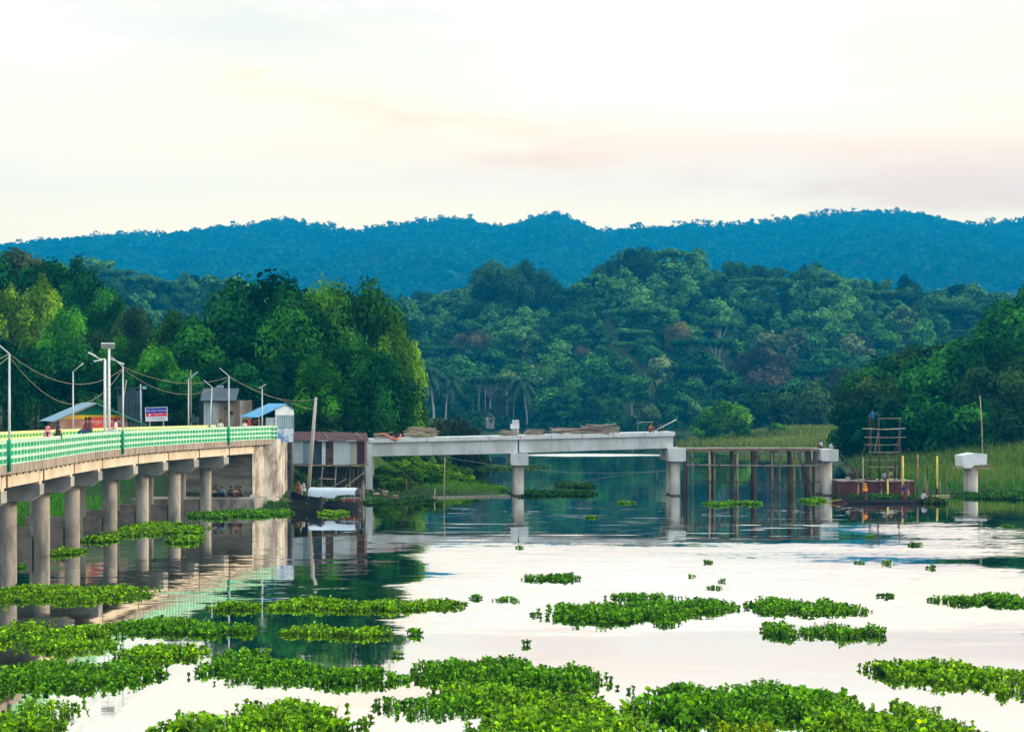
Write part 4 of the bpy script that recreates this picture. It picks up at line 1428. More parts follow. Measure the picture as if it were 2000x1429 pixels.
def span(px0, px1, ys0, ys1, yb0, yb1, yt0, yt1):
    """girders + slab between two columns of the photo: slab top rows, slab bottom rows, girder bottom rows"""
    a, b = on_axis(px0), on_axis(px1)
    for off in (.25, 2.1, 3.9):
        q = CD * off
        vs = []
        for base, zt, zb in ((a, zpx(yb0), zpx(yt0)), (b, zpx(yb1), zpx(yt1))):
            for s in (0, .42):
                c = base + q + CD * s
                vs += [(c.x, c.y, zb), (c.x, c.y, zt - .003)]
        MB().add(vs, [(0, 4, 5, 1), (2, 3, 7, 6), (1, 5, 7, 3), (0, 2, 6, 4), (0, 1, 3, 2), (4, 6, 7, 5)]).build('girder', CONC_NEW, nb)


span(725.5, 1011.6, 857, 850, 864.5, 857.5, 890.5, 885)
span(1014.4, 1317, 850, 843, 857.5, 851.5, 884.2, 875)
a, b = on_axis(713), on_axis(1320.5)
n = 10
for k in range(n):                                   # slab poured in bays
    t0, t1 = k / n, (k + 1) / n
    A, B = a.lerp(b, t0), a.lerp(b, t1 - .0016)
    z = lambda t: (zpx(857 - 14 * t), zpx(864.5 - 13.2 * t))
    (u0, l0), (u1, l1) = z(t0), z(t1)
    vs = []
    for base, u, l in ((A, u0, l0), (B, u1, l1)):
        for s in (-.05, 4.75):
            c = base + CD * s
            vs += [(c.x, c.y, l), (c.x, c.y, u)]
    MB().add(vs, [(0, 4, 5, 1), (2, 3, 7, 6), (1, 5, 7, 3), (0, 2, 6, 4), (0, 1, 3, 2), (4, 6, 7, 5)]).build('slab_bay', CONC_SLAB, nb)
# its abutment
abx = on_axis(719.5)
MB().box((abx.x, abx.y + 2.4, (zpx(866) + zpx(938)) / 2 - .4), (.58, 5.0, zpx(866) - zpx(938) + .8), math.atan2(AX.y, AX.x)).build('abutment', CONC_NEW, nb)
for j in range(5):
    q = on_axis(724 + 0 * j) + Vector((.02, -.12, 0))
for px in (1334, 1336):
    p0 = on_axis(px - 14)
    MB().tube([(p0.x, p0.y + .8, zpx(853)), (p0.x + .25, p0.y + .7, zpx(873))], .03, 5).build('rebar', mat('rusty_steel', (.16, .08, .05)), nb)

p3 = thing('bridge_pier', 'standalone new pier with square cap at the right end of the scaffold', 'bridge pier', on_axis(1616))
pier(1623, 878, 901, p3)
p4 = thing('bridge_pier', 'last new pier standing alone at the right, formwork still under its cap', 'bridge pier', on_axis(1905))
p = on_axis(1911) - CD * .7
cap4 = [(-1.15, zpx(890)), (-1.1, zpx(911)), (-.95, zpx(915)), (-.35, zpx(915)), (.0, zpx(909)), (1.12, zpx(908)), (1.15, zpx(887)), (.0, zpx(885))]
MB().prism(cap4, AX, (0, 0, 1), p, CD * 2.2).build('pier_cap', mat('white_concrete', (.80, .82, .82), c2=(.68, .71, .72), scale=1), p4)
for off in (.6, 1.65):
    q = p + CD * off
    MB().tube([(q.x, q.y, -1.2), (q.x, q.y, zpx(916))], .46, 22).build('column', CONC_COL, p4, smooth=True)
    MB().tube([(q.x, q.y, -.3), (q.x, q.y, .16)], [.49, .485], 22).build('tide_ring', MATS['wet_concrete'], p4, smooth=True)
for k in range(5):
    q = p + CD * (-.3 + .62 * k)
    MB().beam(q - AX * 1.55 + Vector((0, 0, zpx(914.8) + .0)), q + AX * 1.6 + Vector((0, 0, zpx(916.5))), .22, .07).build('form_plank', PLANK if k % 2 else PLANKR, p4)
for k in range(3):
    q = p + AX * (.25 + .3 * k) + Vector((0, -.05, 0))
    MB().beam(q + Vector((-.3, 0, zpx(913.0 - 1.4 * k))), q + Vector((.75, .1, zpx(911.5 - 1.4 * k))), .12, .09).build('wedge', PLANKR, p4)
st = thing('bamboo_staff', 'tall thin bamboo staff standing on the last pier cap', 'pole', P(1919, 886, YN + 3.2))
MB().tube([P(1919, 889, YN + 3.2), P(1917.5, 830, YN + 3.2), P(1914, 772, YN + 3.2)], [.06, .055, .04], 7).build('cane', BAMB, st, smooth=True)

# things on the new deck
def pile(label, px0, px1, y0, hgt, n, seed, mats, off=1.2):
    r_ = random.Random(seed)
    c = on_axis((px0 + px1) / 2)
    zt = zpx(857 - 14 * ((px0 + px1) / 2 - 713) / 607.0)
    o = thing('timber_pile', label, 'timber', (c.x, c.y + off, zt), 0, 'timber heaps on the new deck')
    half = (px1 - px0) / 2 * YN / F
    for k in range(n):
        Lk = r_.uniform(.5, 1.0) * min(half * 1.6, 3.2)
        cx = r_.uniform(-half + Lk / 2, half - Lk / 2)
        t = 1 - abs(cx) / (half + .01)
        z = .05 + r_.random() ** 1.3 * hgt * (.35 + .65 * t)
        an, ti = r_.uniform(-.35, .35), r_.uniform(-.10, .10)
        d = Vector((math.cos(an), math.sin(an), ti)) * Lk / 2
        q = Vector((cx, r_.uniform(-.9, .9), z))
        m_ = r_.choice(mats)
        if r_.random() < .5:
            MB().tube([q - d, q + d], .045, 5).build('pole', m_, o, local=True)
        else:
            MB().beam(q - d, q + d, r_.uniform(.12, .24), .05).build('plank', m_, o, local=True)
    return o


WD = [PLANK, BAMB, PLANKR, WOODG, WOODG]
pile('heap of bamboo and planks at the left end of the new deck', 728, 778, 850, .6, 22, 1, WD)
pile('tall heap of pale sawn planks beside the orange tube', 784, 858, 850, .95, 34, 2, [PLANK, PLANK, BAMB, PLANKR])
pile('low scatter of planks left of the white marker box', 972, 1018, 848, .4, 18, 3, WD)
pile('low stack of boards right of the white marker box', 1022, 1066, 846, .5, 22, 4, WD)
pile('long flat heap of scaffold poles on the new deck', 1072, 1170, 845, .62, 40, 5, WD)
pile('brown heap of poles further along the new deck', 1128, 1215, 845, .85, 44, 6, WD)
o = thing('plastic_tube', 'orange plastic tube draped over the new deck edge', 'tube', P(762, 857, 157.4))
MB().tube([P(744, 850, 158.2), P(748, 847.5, 158), P(757, 850, 157.7), P(765, 856, 157.35), P(773, 858, 157.3), P(781, 854, 157.6), P(783, 848, 158.2)], [.06, .08, .09, .11, .11, .09, .07], 8).build('tube', mat('orange_plastic', (.75, .20, .12), rough=.5, c2=(.6, .16, .10)), o, smooth=True)
o = thing('rubber_tub', 'black rubber tub sitting inside the orange tube', 'tub', P(771, 852, 158))
mb = MB()
mb.tube([P(771, 855, 158.3) + Vector((0, 0, 0)), P(771, 846.5, 158.3)], [.42, .52], 14)
mb.build('bowl', DARK, o, smooth=True)
MB().tube([P(771, 847, 158.3), P(771, 846, 158.3)], [.54, .54], 14).build('rim', DARK, o)
o = thing('marker_box', 'small white box on stubby posts standing on the new deck', 'box', P(1006, 850, 159))
MB().box(P(1005.5, 832.5, 159), (.82, .7, .45)).build('case', mat('white_paint', (.78, .82, .84)), o)
MB().box(P(1007, 823.5, 159), (.56, .6, .36), R(6)).build('lid', mat('pale_sheet', (.62, .70, .74)), o)
MB().box(P(1005.5, 837.7, 159), (.72, .62, .05)).build('dark_band', DARK, o)
for k in range(4):
    q = P(1000.5 + 3.5 * k, 843, 159)
    MB().box(q + Vector((0, -.25 if k % 2 else .25, 0)), (.11, .11, .55)).build('post', MATS['white_paint'], o)
o = thing('steel_pipe', 'long pale pipe leaning off the end of the new deck', 'pipe', P(1276, 843, 157.5))
MB().tube([P(1275, 843, 157.6), P(1321, 819, 157.2)], .05, 7).build('pipe', STEEL, o, smooth=True)
o = thing('plank', 'thin plank lying level above the crouching worker', 'plank', P(1258, 825, 159))
MB().beam(P(1243, 824.6, 159.4), P(1276, 823.8, 159.4), .2, .05).build('board', PLANK, o)
for q in (1246, 1273):
    MB().tube([P(q, 845, 159.4), P(q, 825, 159.4)], .03, 5).build('prop', WOODG, o)

# ------------------------------------------------------------------ scaffold between second and third pier
sc = thing('bamboo_scaffold', 'bamboo and pole scaffold carrying a plank walkway between two new piers', 'scaffold', (nx(1470), YN + 1.5, 0))
for r_i, dd in enumerate((.15, .8, 1.45, 2.1)):
    q0, x_ = 1328, 0
    while q0 < 1604:
        q1 = min(q0 + rnd.uniform(38, 62), 1607)
        A, B = on_axis(q0) + CD * dd, on_axis(q1 - .8) + CD * dd
        MB().beam(A + Vector((0, 0, zpx(875.6 + rnd.uniform(-.6, .5)))), B + Vector((0, 0, zpx(875.8 + rnd.uniform(-.6, .6)))), .5, .07).build('walk_plank', PLANK, sc)
        q0 = q1
for dd in (.1, 1.2, 2.3):
    A, B = on_axis(1330) + CD * dd, on_axis(1604) + CD * dd
    MB().beam(A + Vector((0, 0, zpx(878.6))), B + Vector((0, 0, zpx(879.2))), .16, .17).build('bearer', PLANKR, sc)
for q in (1343, 1391, 1437, 1478, 1519, 1546, 1583):
    A = on_axis(q)
    MB().tube([A - CD * .35 + Vector((0, 0, zpx(881.0))), A + CD * 2.7 + Vector((0, 0, zpx(881.4)))], .085, 6).build('cross_bearer', BAMB_D, sc)
legs = [(1340, BAMB_D, .10, 0, -3), (1348, WOODG, .06, .9, 0), (1355, STEEL, .06, .3, 0), (1388, BAMB_Y, .10, 0, 0), (1391, BAMB_D, .12, .8, 0), (1395, WOODG, .10, 1.8, 0), (1398, STEEL, .07, .2, 0),
        (1430, BAMB_D, .08, 0, -1), (1434, BAMB_D, .08, .6, 1), (1438, BAMB_D, .08, 1.2, -1), (1442, WOODG, .08, 2.0, 2), (1444, BAMB, .09, .3, 0),
        (1475, BAMB_D, .10, 0, 0), (1479, BAMB_D, .08, .8, 0), (1483, WOODG, .09, 1.5, 0), (1490, WOODG, .06, 2.1, -2),
        (1512, WOODG, .06, .2, 0), (1518, WOODG, .07, 1.2, 0), (1523, BAMB, .08, 2, 0), (1528, STEEL, .06, .4, 0),
        (1545, BAMB_D, .10, 0, -1), (1552, BAMB_D, .08, .9, 0), (1557, WOODG, .08, 1.7, 0), (1566, BAMB_Y, .08, 2.2, 0), (1572, WOODG, .07, 1, 0), (1581, BAMB_D, .09, .2, 0), (1590, STEEL, .08, 1.1, 0), (1598, WOODG, .07, 2, 0)]
legs += [(q_ + rnd.uniform(-2, 2), BAMB_D, .09, rnd.uniform(.2, 2.2), rnd.uniform(-2, 2)) for q_ in (1343, 1392, 1396, 1436, 1441, 1477, 1481, 1515, 1521, 1548, 1555, 1584, 1588, 1596)]
for q, m_, r_, dd, ln in legs:
    r_ *= 1.3
    m_ = {id(BAMB_Y): BAMB, id(STEEL): WOODG}.get(id(m_), m_) if q != 1566 else m_
    A, B = on_axis(q) + CD * dd, on_axis(q + ln) + CD * dd
    MB().tube([B + Vector((0, 0, -1.0)), A.lerp(B, .5) + Vector((.03, 0, zpx(925))), A + Vector((0, 0, zpx(880.5)))], [r_ * 1.05, r_, r_ * .9], 6).build('leg', m_, sc, smooth=True)
for y_, dd in ((909, -.12), (910.5, 1.0), (941, -.10)):
    A, B = on_axis(1341 if y_ < 930 else 1352) + CD * dd, on_axis(1606) + CD * dd
    MB().tube([A + Vector((0, 0, zpx(y_ - 1))), A.lerp(B, .5) + Vector((0, 0, zpx(y_ + .8))), B + Vector((0, 0, zpx(y_ + 1)))], .075 if y_ < 930 else .05, 6).build('rail', WOODG if y_ < 910 else BAMB_D, sc)
for q0, y0, q1, y1 in ((1395, 884, 1432, 960), (1560, 884, 1590, 950), (1480, 886, 1510, 940), (1345, 886, 1388, 945), (1440, 885, 1429, 968), (1528, 888, 1511, 966), (1475, 884, 1482, 905)):
    A, B = on_axis(q0) - CD * .2, on_axis(q1) - CD * .2
    MB().tube([A + Vector((0, 0, zpx(y0))), B + Vector((0, 0, zpx(y1)))], .06, 6).build('brace', BAMB_D, sc)

# ------------------------------------------------------------------ piling barge with work tower
bg = thing('work_barge', 'rust red piling barge with a pale deck moored beside the piers', 'barge', (nx(1712), 160, 0))
RUST = mat('rust_red_hull', (.12, .034, .030), rough=.8, c2=(.06, .025, .022), scale=.8, amt=.6, stretch=(1, 1, .7), fine=.2)
yb = 158.6
x0, x1 = (1637 - 1000) * yb / F, (1786 - 1000) * yb / F
hull = [(x0 - .1, 1.30), (x0 + .15, -.4), (x1 + .02, -.4), (x1 + .02, 1.30)]
MB().prism(hull, (1, 0, 0), (0, 0, 1), (0, yb, 0), (0, 3.6, 0)).build('hull', RUST, bg)
for k in range(9):
    xk = x0 + .25 + (x1 - x0 - .3) * k / 8
    MB().box((xk, yb - .025, .62), (.07, .05, 1.3)).build('hull_rib', RUST, bg)
DKM = mat('barge_deck', (.46, .42, .38), c2=(.24, .17, .14), scale=1.2, amt=.6)
for k in range(9):
    w_ = (x1 - x0 - .05) / 9
    MB().box((x0 + w_ * (k + .5), yb + 1.75, 1.36 + .02 * (k % 2)), (w_ - .02, 3.8, .09)).build('deck_plate', DKM, bg)
for k, (xa, ya, sx, sy, sz) in enumerate([(x0 + 1.2, yb + .9, .6, .5, .28), (x0 + 3.1, yb + .7, .9, .4, .16), (x0 + 2.2, yb + .5, .5, .4, .12), (x1 - 2.0, yb + .6, 1.1, .5, .14)]):
    MB().box((xa, ya, 1.44 + sz / 2), (sx, sy, sz), .2 * k).build('deck_gear', [DKM, RUST, PLANK, PLANK][k], bg)
wn_ = thing('winch_engine', 'black winch engine at the bow of the barge', 'engine', (P(1664, 0, yb + .9).x, yb + .9, 1.42))
MB().box((0, 0, .32), (.42, .6, .5)).tube([(-.3, 0, .55), (.3, 0, .55)], .22, 10).build('engine_block', DARK, wn_, local=True)
MB().tube([(0, 0, .55), (.05, 0, .95)], .05, 6).build('exhaust', DARK, wn_, local=True)
tw = thing('work_tower', 'slim bamboo work tower rising from the barge', 'tower', (P(1727, 0, yb + 1).x, yb + 1, 1.42))
for q0, q1, y0, dd, m_, r_ in [(1697, 1699, 812, .6, BAMB_D, .055), (1718, 1716, 815, .5, BAMB_D, .085), (1757, 1758, 815, .6, BAMB_D, .06), (1700, 1702, 835, 2.4, BAMB_D, .05), (1754, 1756, 835, 2.4, BAMB_D, .05)]:
    MB().tube([P(q0, 940, yb + dd), P((q0 + q1) / 2, 880, yb + dd), P(q1, y0, yb + dd)], [r_ * 1.25, r_, r_ * .8], 6).build('upright', m_, tw, smooth=True)
for q0, q1, y_, dd, m_, r_ in [(1716, 1759, 816.5, .5, BAMB, .035), (1688, 1770, 853.5, .45, BAMB, .035), (1687, 1757, 868, .45, BAMB, .03), (1697, 1755, 882.5, .45, BAMB, .04),
                               (1688, 1755, 898, .45, BAMB, .025), (1697, 1755, 911.5, .45, BAMB, .04)]:
    MB().tube([P(q0, y_, yb + dd), P((q0 + q1) / 2, y_ + .6, yb + dd), P(q1, y_, yb + dd)], r_, 6).build('ledger', m_, tw)
MB().beam(P(1685, 836.5, yb + .55), P(1727, 838.2, yb + .55), .3, .09).build('tower_plank', PLANK, tw)
MB().beam(P(1726.6, 838.2, yb + .58), P(1768, 836.3, yb + .58), .3, .09).build('tower_plank', PLANK, tw)
for a_, b_, m_, r_ in [((1709, 880), (1716, 840), BAMB, .03), ((1741, 906), (1755, 855), BAMB_D, .04), ((1666, 930), (1690, 872), BAMB_D, .05)]:
    MB().tube([P(a_[0], a_[1], yb + .35), P(b_[0], b_[1], yb + .5)], r_, 6).build('brace', m_, tw)
for q, y0, y1, d_, m_, r_, lab in [
        (1676, 921, 968, 156.8, BAMB, .075, 'short grey mooring stake left of the orange-clad woman'), (1685, 892, 968, 157.6, WOODG, .08, 'tall grey stake by the barge bow'),
        (1732, 885, 968, 157.2, BAMB_D, .10, 'dark-topped stake at the middle of the barge'), (1733.5, 935, 970, 156.4, BAMB_Y, .09, 'pale yellow stake against the barge side'),
        (1721, 942, 968, 157.0, BAMB, .09, 'short pale stake against the barge side'), (1763, 890, 970, 156.6, BAMB_Y, .11, 'thick yellow stake at the barge stern'),
        (1774, 940, 963, 157.2, PLANK, .10, 'short whitish stake at the barge stern'), (1792, 887, 968, 160, PLANKR, .09, 'reddish stake right of the barge'),
        (1811, 914, 966, 160, mat('ochre_wood', (.45, .24, .12)), .09, 'short ochre stake right of the barge'), (1830, 890, 968, 159.5, BAMB_Y, .10, 'bright yellow stake between barge and last pier'),
        (1850, 880, 970, 161, BAMB, .05, 'thin pale cane left of the last pier'), (1806, 930, 966, 161, BAMB, .06, 'thin cane behind the ochre stake'), (1836, 940, 968, 160, WOODG, .06, 'short grey cane right of the yellow stake')]:
    o = thing('mooring_stake', lab, 'stake', (P(q, 0, d_).x, d_, -.5), 0, 'stakes round the barge')
    A, B = P(q + rnd.uniform(-1, 1), y1, d_), P(q, y0, d_)
    A.z = -.9
    MB().tube([A, A.lerp(B, .55) + Vector((.02, 0, 0)), B], [r_ * 1.1, r_, r_ * .85], 7).build('shaft', m_, o, smooth=True)
    if q == 1830:
        MB().tube([P(q, 966, d_), P(q, 953, d_)], r_ * 1.2, 7).build('dark_foot', DARK, o)
o = thing('floating_log', 'thin pale log floating right of the canoe', 'log', G(1835, 969))
MB().tube([G(1790, 970.5) + Vector((0, 0, .05)), G(1878, 968) + Vector((0, 0, .06))], .07, 7).build('trunk', BAMB, o)
o = thing('floating_log', 'long grey log floating left of the first new pier', 'log', G(920, 970))
MB().tube([G(838, 972) + Vector((0, 0, .04)), G(996, 969.5) + Vector((0, 0, .06))], .09, 7).build('trunk', WOODG, o)
for q, y0, y1, r_, lab in [(868, 893, 982, .05, 'thin bent bamboo pole standing in the water by the spit'), (849, 954, 976, .05, 'short bamboo stake by the floating log'), (794, 935, 968, .05, 'grey stake on the littered bank')]:
    d_ = 8 * F / (y1 - HOR)
    o = thing('bamboo_pole', lab, 'pole', (P(q, 0, d_).x, d_, -.4))
    MB().tube([P(q - 1, y1 + 8, d_), P(q - .5, (y0 + y1) / 2, d_), P(q + 1, y0, d_)], [r_ * 1.1, r_, r_ * .8], 6).build('cane', BAMB, o, smooth=True)

# ------------------------------------------------------------------ huts on the left bank
def corr(p0, p1, up, waves, amp=.025, rows=2):
    """corrugated sheet: from p0 to p1 along its width, up = vector of its height"""
    p0, p1, up = Vector(p0), Vector(p1), Vector(up)
    d = p1 - p0
    nrm = d.cross(up).normalized()
    n = waves * 4
    mb = MB()
    vs, fs = [], []
    for j in range(rows):
        for i in range(n + 1):
            vs.append(p0 + d * (i / n) + up * (j / (rows - 1)) + nrm * amp * math.sin(2 * math.pi * i / 4))
    for j in range(rows - 1):
        for i in range(n):
            a = j * (n + 1) + i
            fs.append((a, a + 1, a + n + 2, a + n + 1))
    b = len(vs)
    vs2 = [v - nrm * .012 for v in vs]
    return mb.add(vs, fs).add(vs2, [tuple(reversed(f)) for f in fs])


TIN_B = mat('blue_tin', (.30, .50, .62), rough=.5, c2=(.22, .40, .54), metal=.15, scale=1.2)
TIN_L = mat('pale_tin', (.50, .58, .60), rough=.5, c2=(.36, .44, .46), metal=.15, scale=1.1, stretch=(1, 1, .5))
TIN_M = mat('steel_blue_tin', (.22, .33, .40), rough=.5, c2=(.14, .22, .28), metal=.1, scale=1.1, stretch=(1, 1, .5))
TIN_D = mat('dark_blue_tin', (.045, .085, .11), rough=.6, c2=(.025, .05, .07), scale=1.2)
TIN_R = mat('rusty_roof', (.105, .042, .045), rough=.75, c2=(.065, .035, .04), scale=1.0, amt=.6)
TIN_RW = mat('rusty_wall', (.12, .07, .065), rough=.8, c2=(.045, .03, .03), scale=2.2, amt=.8)
TIN_MR = mat('maroon_sheet', (.055, .012, .016), rough=.7, c2=(.035, .01, .012), scale=2)
TIN_W = mat('white_tin', (.66, .74, .78), rough=.5, c2=(.52, .60, .64), scale=1.4)
TIN_Y = mat('lichened_tin', (.40, .42, .34), rough=.7, c2=(.28, .32, .30), scale=1.4)
SHOPB = mat('skyblue_tin', (.30, .44, .52), rough=.55, c2=(.22, .34, .42), scale=1.0)
sun_y = R(30)


def text_mesh(body, size, m_, align='CENTER'):
    cu = bpy.data.curves.new('lettering', 'FONT')
    cu.body = body
    cu.size = size
    cu.align_x = align
    cu.align_y = 'CENTER'
    cu.resolution_u = 2
    ob = bpy.data.objects.new('tmp_text', cu)
    COL.objects.link(ob)
    dg = bpy.context.evaluated_depsgraph_get()
    dg.update()
    me = bpy.data.meshes.new_from_object(ob.evaluated_get(dg))
    bpy.data.objects.remove(ob)
    bpy.data.curves.remove(cu)
    me.materials.clear()
    me.materials.append(m_)
    me.name = 'lettering'
    return me


# tin shop with painted gable
sp_ = P(187, 788, 150)
shop = thing('tin_shop', 'roadside shop with yellow, green and brick red front under a blue-grey tin roof', 'shop', (sp_.x, sp_.y, 5.2), sun_y)
z0 = 5.2
BRK = mat('flaking_red_wall', (.36, .13, .10), c2=(.42, .30, .25), scale=1.3, amt=.6, fine=.25)
MB().prism([(-3.0, -.6), (3.0, -.6), (3.0, 1.87), (-3.0, 1.87)], (1, 0, 0), (0, 0, 1), (0, .5, 0), (0, .15, 0)).build('front_wall', BRK, shop, local=True)
MB().prism([(-3.0, 1.873), (3.0, 1.873), (3.0, 1.92), (2.35, 2.22), (-2.35, 2.22), (-3.0, 1.92)], (1, 0, 0), (0, 0, 1), (0, .49, 0), (0, .15, 0)).build('yellow_band', mat('yellow_paint', (.80, .48, .01), c2=(.62, .38, .01)), shop, local=True)
MB().prism([(-2.35, 2.223), (2.35, 2.223), (0, 3.18)], (1, 0, 0), (0, 0, 1), (0, .48, 0), (0, .15, 0)).build('gable_board', mat('bottle_green_paint', (.01, .19, .10), c2=(.008, .13, .07)), shop, local=True)
MB().box((-2.9, 2.2, .6), (.12, 3.2, 2.4)).build('side_wall', BRK, shop, local=True)
MB().box((0, 3.9, .8), (6, .1, 2.4)).build('back_wall', BRK, shop, local=True)
for k in range(5):
    y0_, y1_ = -.1 + .84 * k, -.1 + .84 * (k + 1) + .04
    corr((-3.75, y0_, 1.68 + .004 * k), (-3.75, y1_, 1.68 + .004 * k), (3.75, 0, 1.58), 7, .02).build('roof_sheet', SHOPB, shop, local=True)
    corr((0, y0_, 3.26 + .004 * k), (0, y1_, 3.26 + .004 * k), (4.5, 0, -1.92), 7, .02).build('roof_sheet', SHOPB, shop, local=True)
MB().beam((-3.75, -.12, 1.60), (0, -.12, 3.19), .05, .10).build('barge_board', WOODG, shop, local=True)
MB().beam((4.5, -.12, 1.26), (0, -.12, 3.19), .05, .10).build('barge_board', MATS['bottle_green_paint'], shop, local=True)
for k in range(5):
    MB().tube([(3.2 + .28 * k, .2, -.6), (3.2 + .28 * k, .2, 1.72 - .12 * k)], .05, 6).build('post', WOODG, shop, local=True)
MB().prism([(-.35, 1.05), (2.25, 1.05), (2.25, 2.02), (-.35, 2.02)], (1, 0, 0), (0, 0, 1), (0, .44, 0), (0, .03, 0)).build('banner', mat('red_banner', (.70, .075, .065), c2=(.55, .07, .06)), shop, local=True)
PAPER = mat('white_print', (.85, .82, .80))
tm = link('lettering', text_mesh('সুখ দুঃখ ভোজনালয়', .34, PAPER), shop, (.95, .432, 1.60), (R(90), 0, 0))
MB().prism([(.4, .15), (1.95, .15), (1.95, .98), (.4, .98)], (1, 0, 0), (0, 0, 1), (0, .455, 0), (0, .03, 0)).build('poster', mat('pinkish_poster', (.42, .30, .29), c2=(.55, .5, .5), scale=3, amt=.9), shop, local=True)
MB().box((-.1, .42, .3), (.09, .1, 1.5)).build('door_post', TIN_RW, shop, local=True)

# dark tin shack
o = thing('tin_shack', 'tall dark blue corrugated shack behind the shop', 'shack', (P(258, 0, 164).x, 164, gz(P(258, 0, 164).x, 164) - .2))
for q0, q1, y_ in ((238, 251, 760), (251, 265, 757), (265, 279, 762)):
    a_, b_ = P(q0, 838, 164), P(q1 - .5, 838, 164)
    corr(a_, b_, (0, 0, P(q0, y_, 164).z - a_.z), 5, .02).build('wall_sheet', TIN_D, o)
MB().box(P(258, 758, 166), (2.3, 4.2, .08)).build('roof', TIN_D, o)
MB().box(P(239, 800, 166), (.08, 4, 3.6)).build('side_wall', TIN_D, o)
MB().tube([P(239, 790, 162.5), P(247, 742, 163)], .05, 6).build('leaning_cane', BAMB, o)

# signboard
sgp = P(305.5, 808.5, 152)
sg = thing('signboard', 'blue, red and white signboard on two posts beside the road', 'signboard', (sgp.x, sgp.y, gz(sgp.x, sgp.y)))
loc = lambda x, z, y=0.0: Vector((sgp.x + x, sgp.y + y, sgp.z + z))
fc = Matrix.Rotation(R(-2.0), 3, 'Y') @ Matrix.Rotation(R(4), 3, 'Z')
bw, bh = 1.92, 1.22


def face(name, x0_, x1_, z0_, z1_, m_, th=.03, out=.0):
    c = fc @ Vector(((x0_ + x1_) / 2, -out, (z0_ + z1_) / 2)) + sgp
    return MB().box(c, (x1_ - x0_, th, z1_ - z0_), mat=fc).build(name, m_, sg)


face('backing', -bw / 2, bw / 2, -bh / 2, bh / 2, mat('white_board', (.82, .82, .84), c2=(.74, .74, .78)), .05)
face('blue_field', -bw / 2 + .05, bw / 2 - .05, .10, bh / 2 - .05, mat('royal_blue_print', (.035, .045, .42), c2=(.05, .05, .36)), .02, .028)
face('red_field', -bw / 2 + .05, bw / 2 - .05, -.20, .097, mat('crimson_print', (.78, .05, .11), c2=(.70, .06, .12)), .02, .027)
face('emblem', -.66, -.50, -.14, .04, PAPER, .02, .032)
for body, size, x_, z_, m_ in [('We Care Tourists', .245, .0, .31, PAPER), ('Tourist Police', .15, .12, .0, PAPER), ('Bangladesh', .09, .10, -.12, mat('pale_pink_print', (.85, .5, .52))),
                               ('M.A. JROBIL', .21, .16, -.38, mat('grey_print', (.22, .23, .28))), ('V', .20, -.68, -.38, mat('light_grey_print', (.55, .56, .58)))]:
    q = fc @ Vector((x_, -.045, z_)) + sgp
    link('lettering', text_mesh(body, size, m_), sg, q - sg.location, (fc @ Matrix.Rotation(R(90), 3, 'X')).to_euler())
for s_ in (-.6, .6):
    MB().tube([loc(s_, -3.2, .06), loc(s_, .3, .06)], .035, 6).build('post', STEEL, sg)

# slim poles behind the road
for q, y0_, y1_, d_, r_, m_, lab in [(275, 750, 836, 155, .07, mat('pale_post', (.45, .55, .55)), 'pale post with a small lamp between shop and signboard'), (373, 722, 836, 158, .06, WOODG, 'grey wooden post right of the signboard'),
                                     (411, 805, 836, 158, .04, BAMB, 'thin cane in front of the wooden hut')]:
    o = thing('post', lab, 'post', (P(q, 0, d_).x, d_, 5.0))
    MB().tube([P(q + .6, y1_ + 8, d_), P(q - .4, y0_, d_)], [r_ * 1.15, r_ * .8], 7).build('shaft', m_, o, smooth=True)
    if q == 275:
        MB().box(P(q + 7, y0_ + 7, d_), (.34, .2, .26), R(15)).tube([P(q, y0_ + 8, d_), P(q + 6, y0_ + 6, d_)], .025, 5).build('lamp', TIN_M, o)
o = thing('notice_board', 'small dark notice board by the road end', 'notice board', P(380, 819, 156))
MB().box(P(380, 819, 156), (.74, .05, .52)).build('board', mat('slate_board', (.03, .07, .08), c2=(.05, .10, .11), scale=5), o)
for q in (374, 386):
    MB().tube([P(q, 842, 156.05), P(q, 816, 156.05)], .03, 5).build('post', WOODG, o)

# wooden hut
wh = thing('wooden_hut', 'weathered plank hut with a dark lean-to roof behind the bridge end', 'hut', (P(445, 0, 163).x, 163, gz(P(445, 0, 163).x, 163) - .2))
n_ = 16
for k in range(n_):
    q0, q1 = 398 + (492 - 398) * k / n_, 398 + (492 - 398) * (k + 1) / n_
    a_, b_ = P(q0, 841, 163), P(q1 - .5, 782 + rnd.uniform(-1, 1), 163)
    m_ = [PLANK, WOODG, mat('brown_board', (.26, .19, .13), c2=(.16, .11, .08), scale=3, stretch=(1, 1, .3)), mat('brown_board', (0, 0, 0))][k % 4] if k > 3 else TIN_L
    MB().box(((a_.x + b_.x) / 2, 163 + rnd.uniform(-.03, .03), (a_.z + b_.z) / 2), (b_.x - a_.x, .05, b_.z - a_.z)).build('wall_board', m_, wh)
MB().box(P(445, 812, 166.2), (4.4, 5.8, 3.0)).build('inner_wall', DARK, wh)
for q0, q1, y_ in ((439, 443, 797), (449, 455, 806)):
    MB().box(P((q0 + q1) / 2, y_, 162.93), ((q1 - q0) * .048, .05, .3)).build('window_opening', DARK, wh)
for k in range(5):
    q0 = 391 + 14 * k
    a_, b_ = P(q0, 782, 162.2), P(q0 + 14.6, 782, 162.2)
    corr(a_, b_, P(q0 + 6, 758, 166) - a_, 4, .02).build('roof_sheet', mat('slate_tin', (.05, .085, .12), rough=.45, c2=(.03, .055, .08), scale=1.2), wh)
MB().beam(P(392, 783.5, 162.25), P(460, 783.5, 162.25), .06, .12).build('fascia', DARK, wh)
MB().box(P(430, 755, 165), (.6, .4, .25)).build('roof_vent', TIN_M, wh)

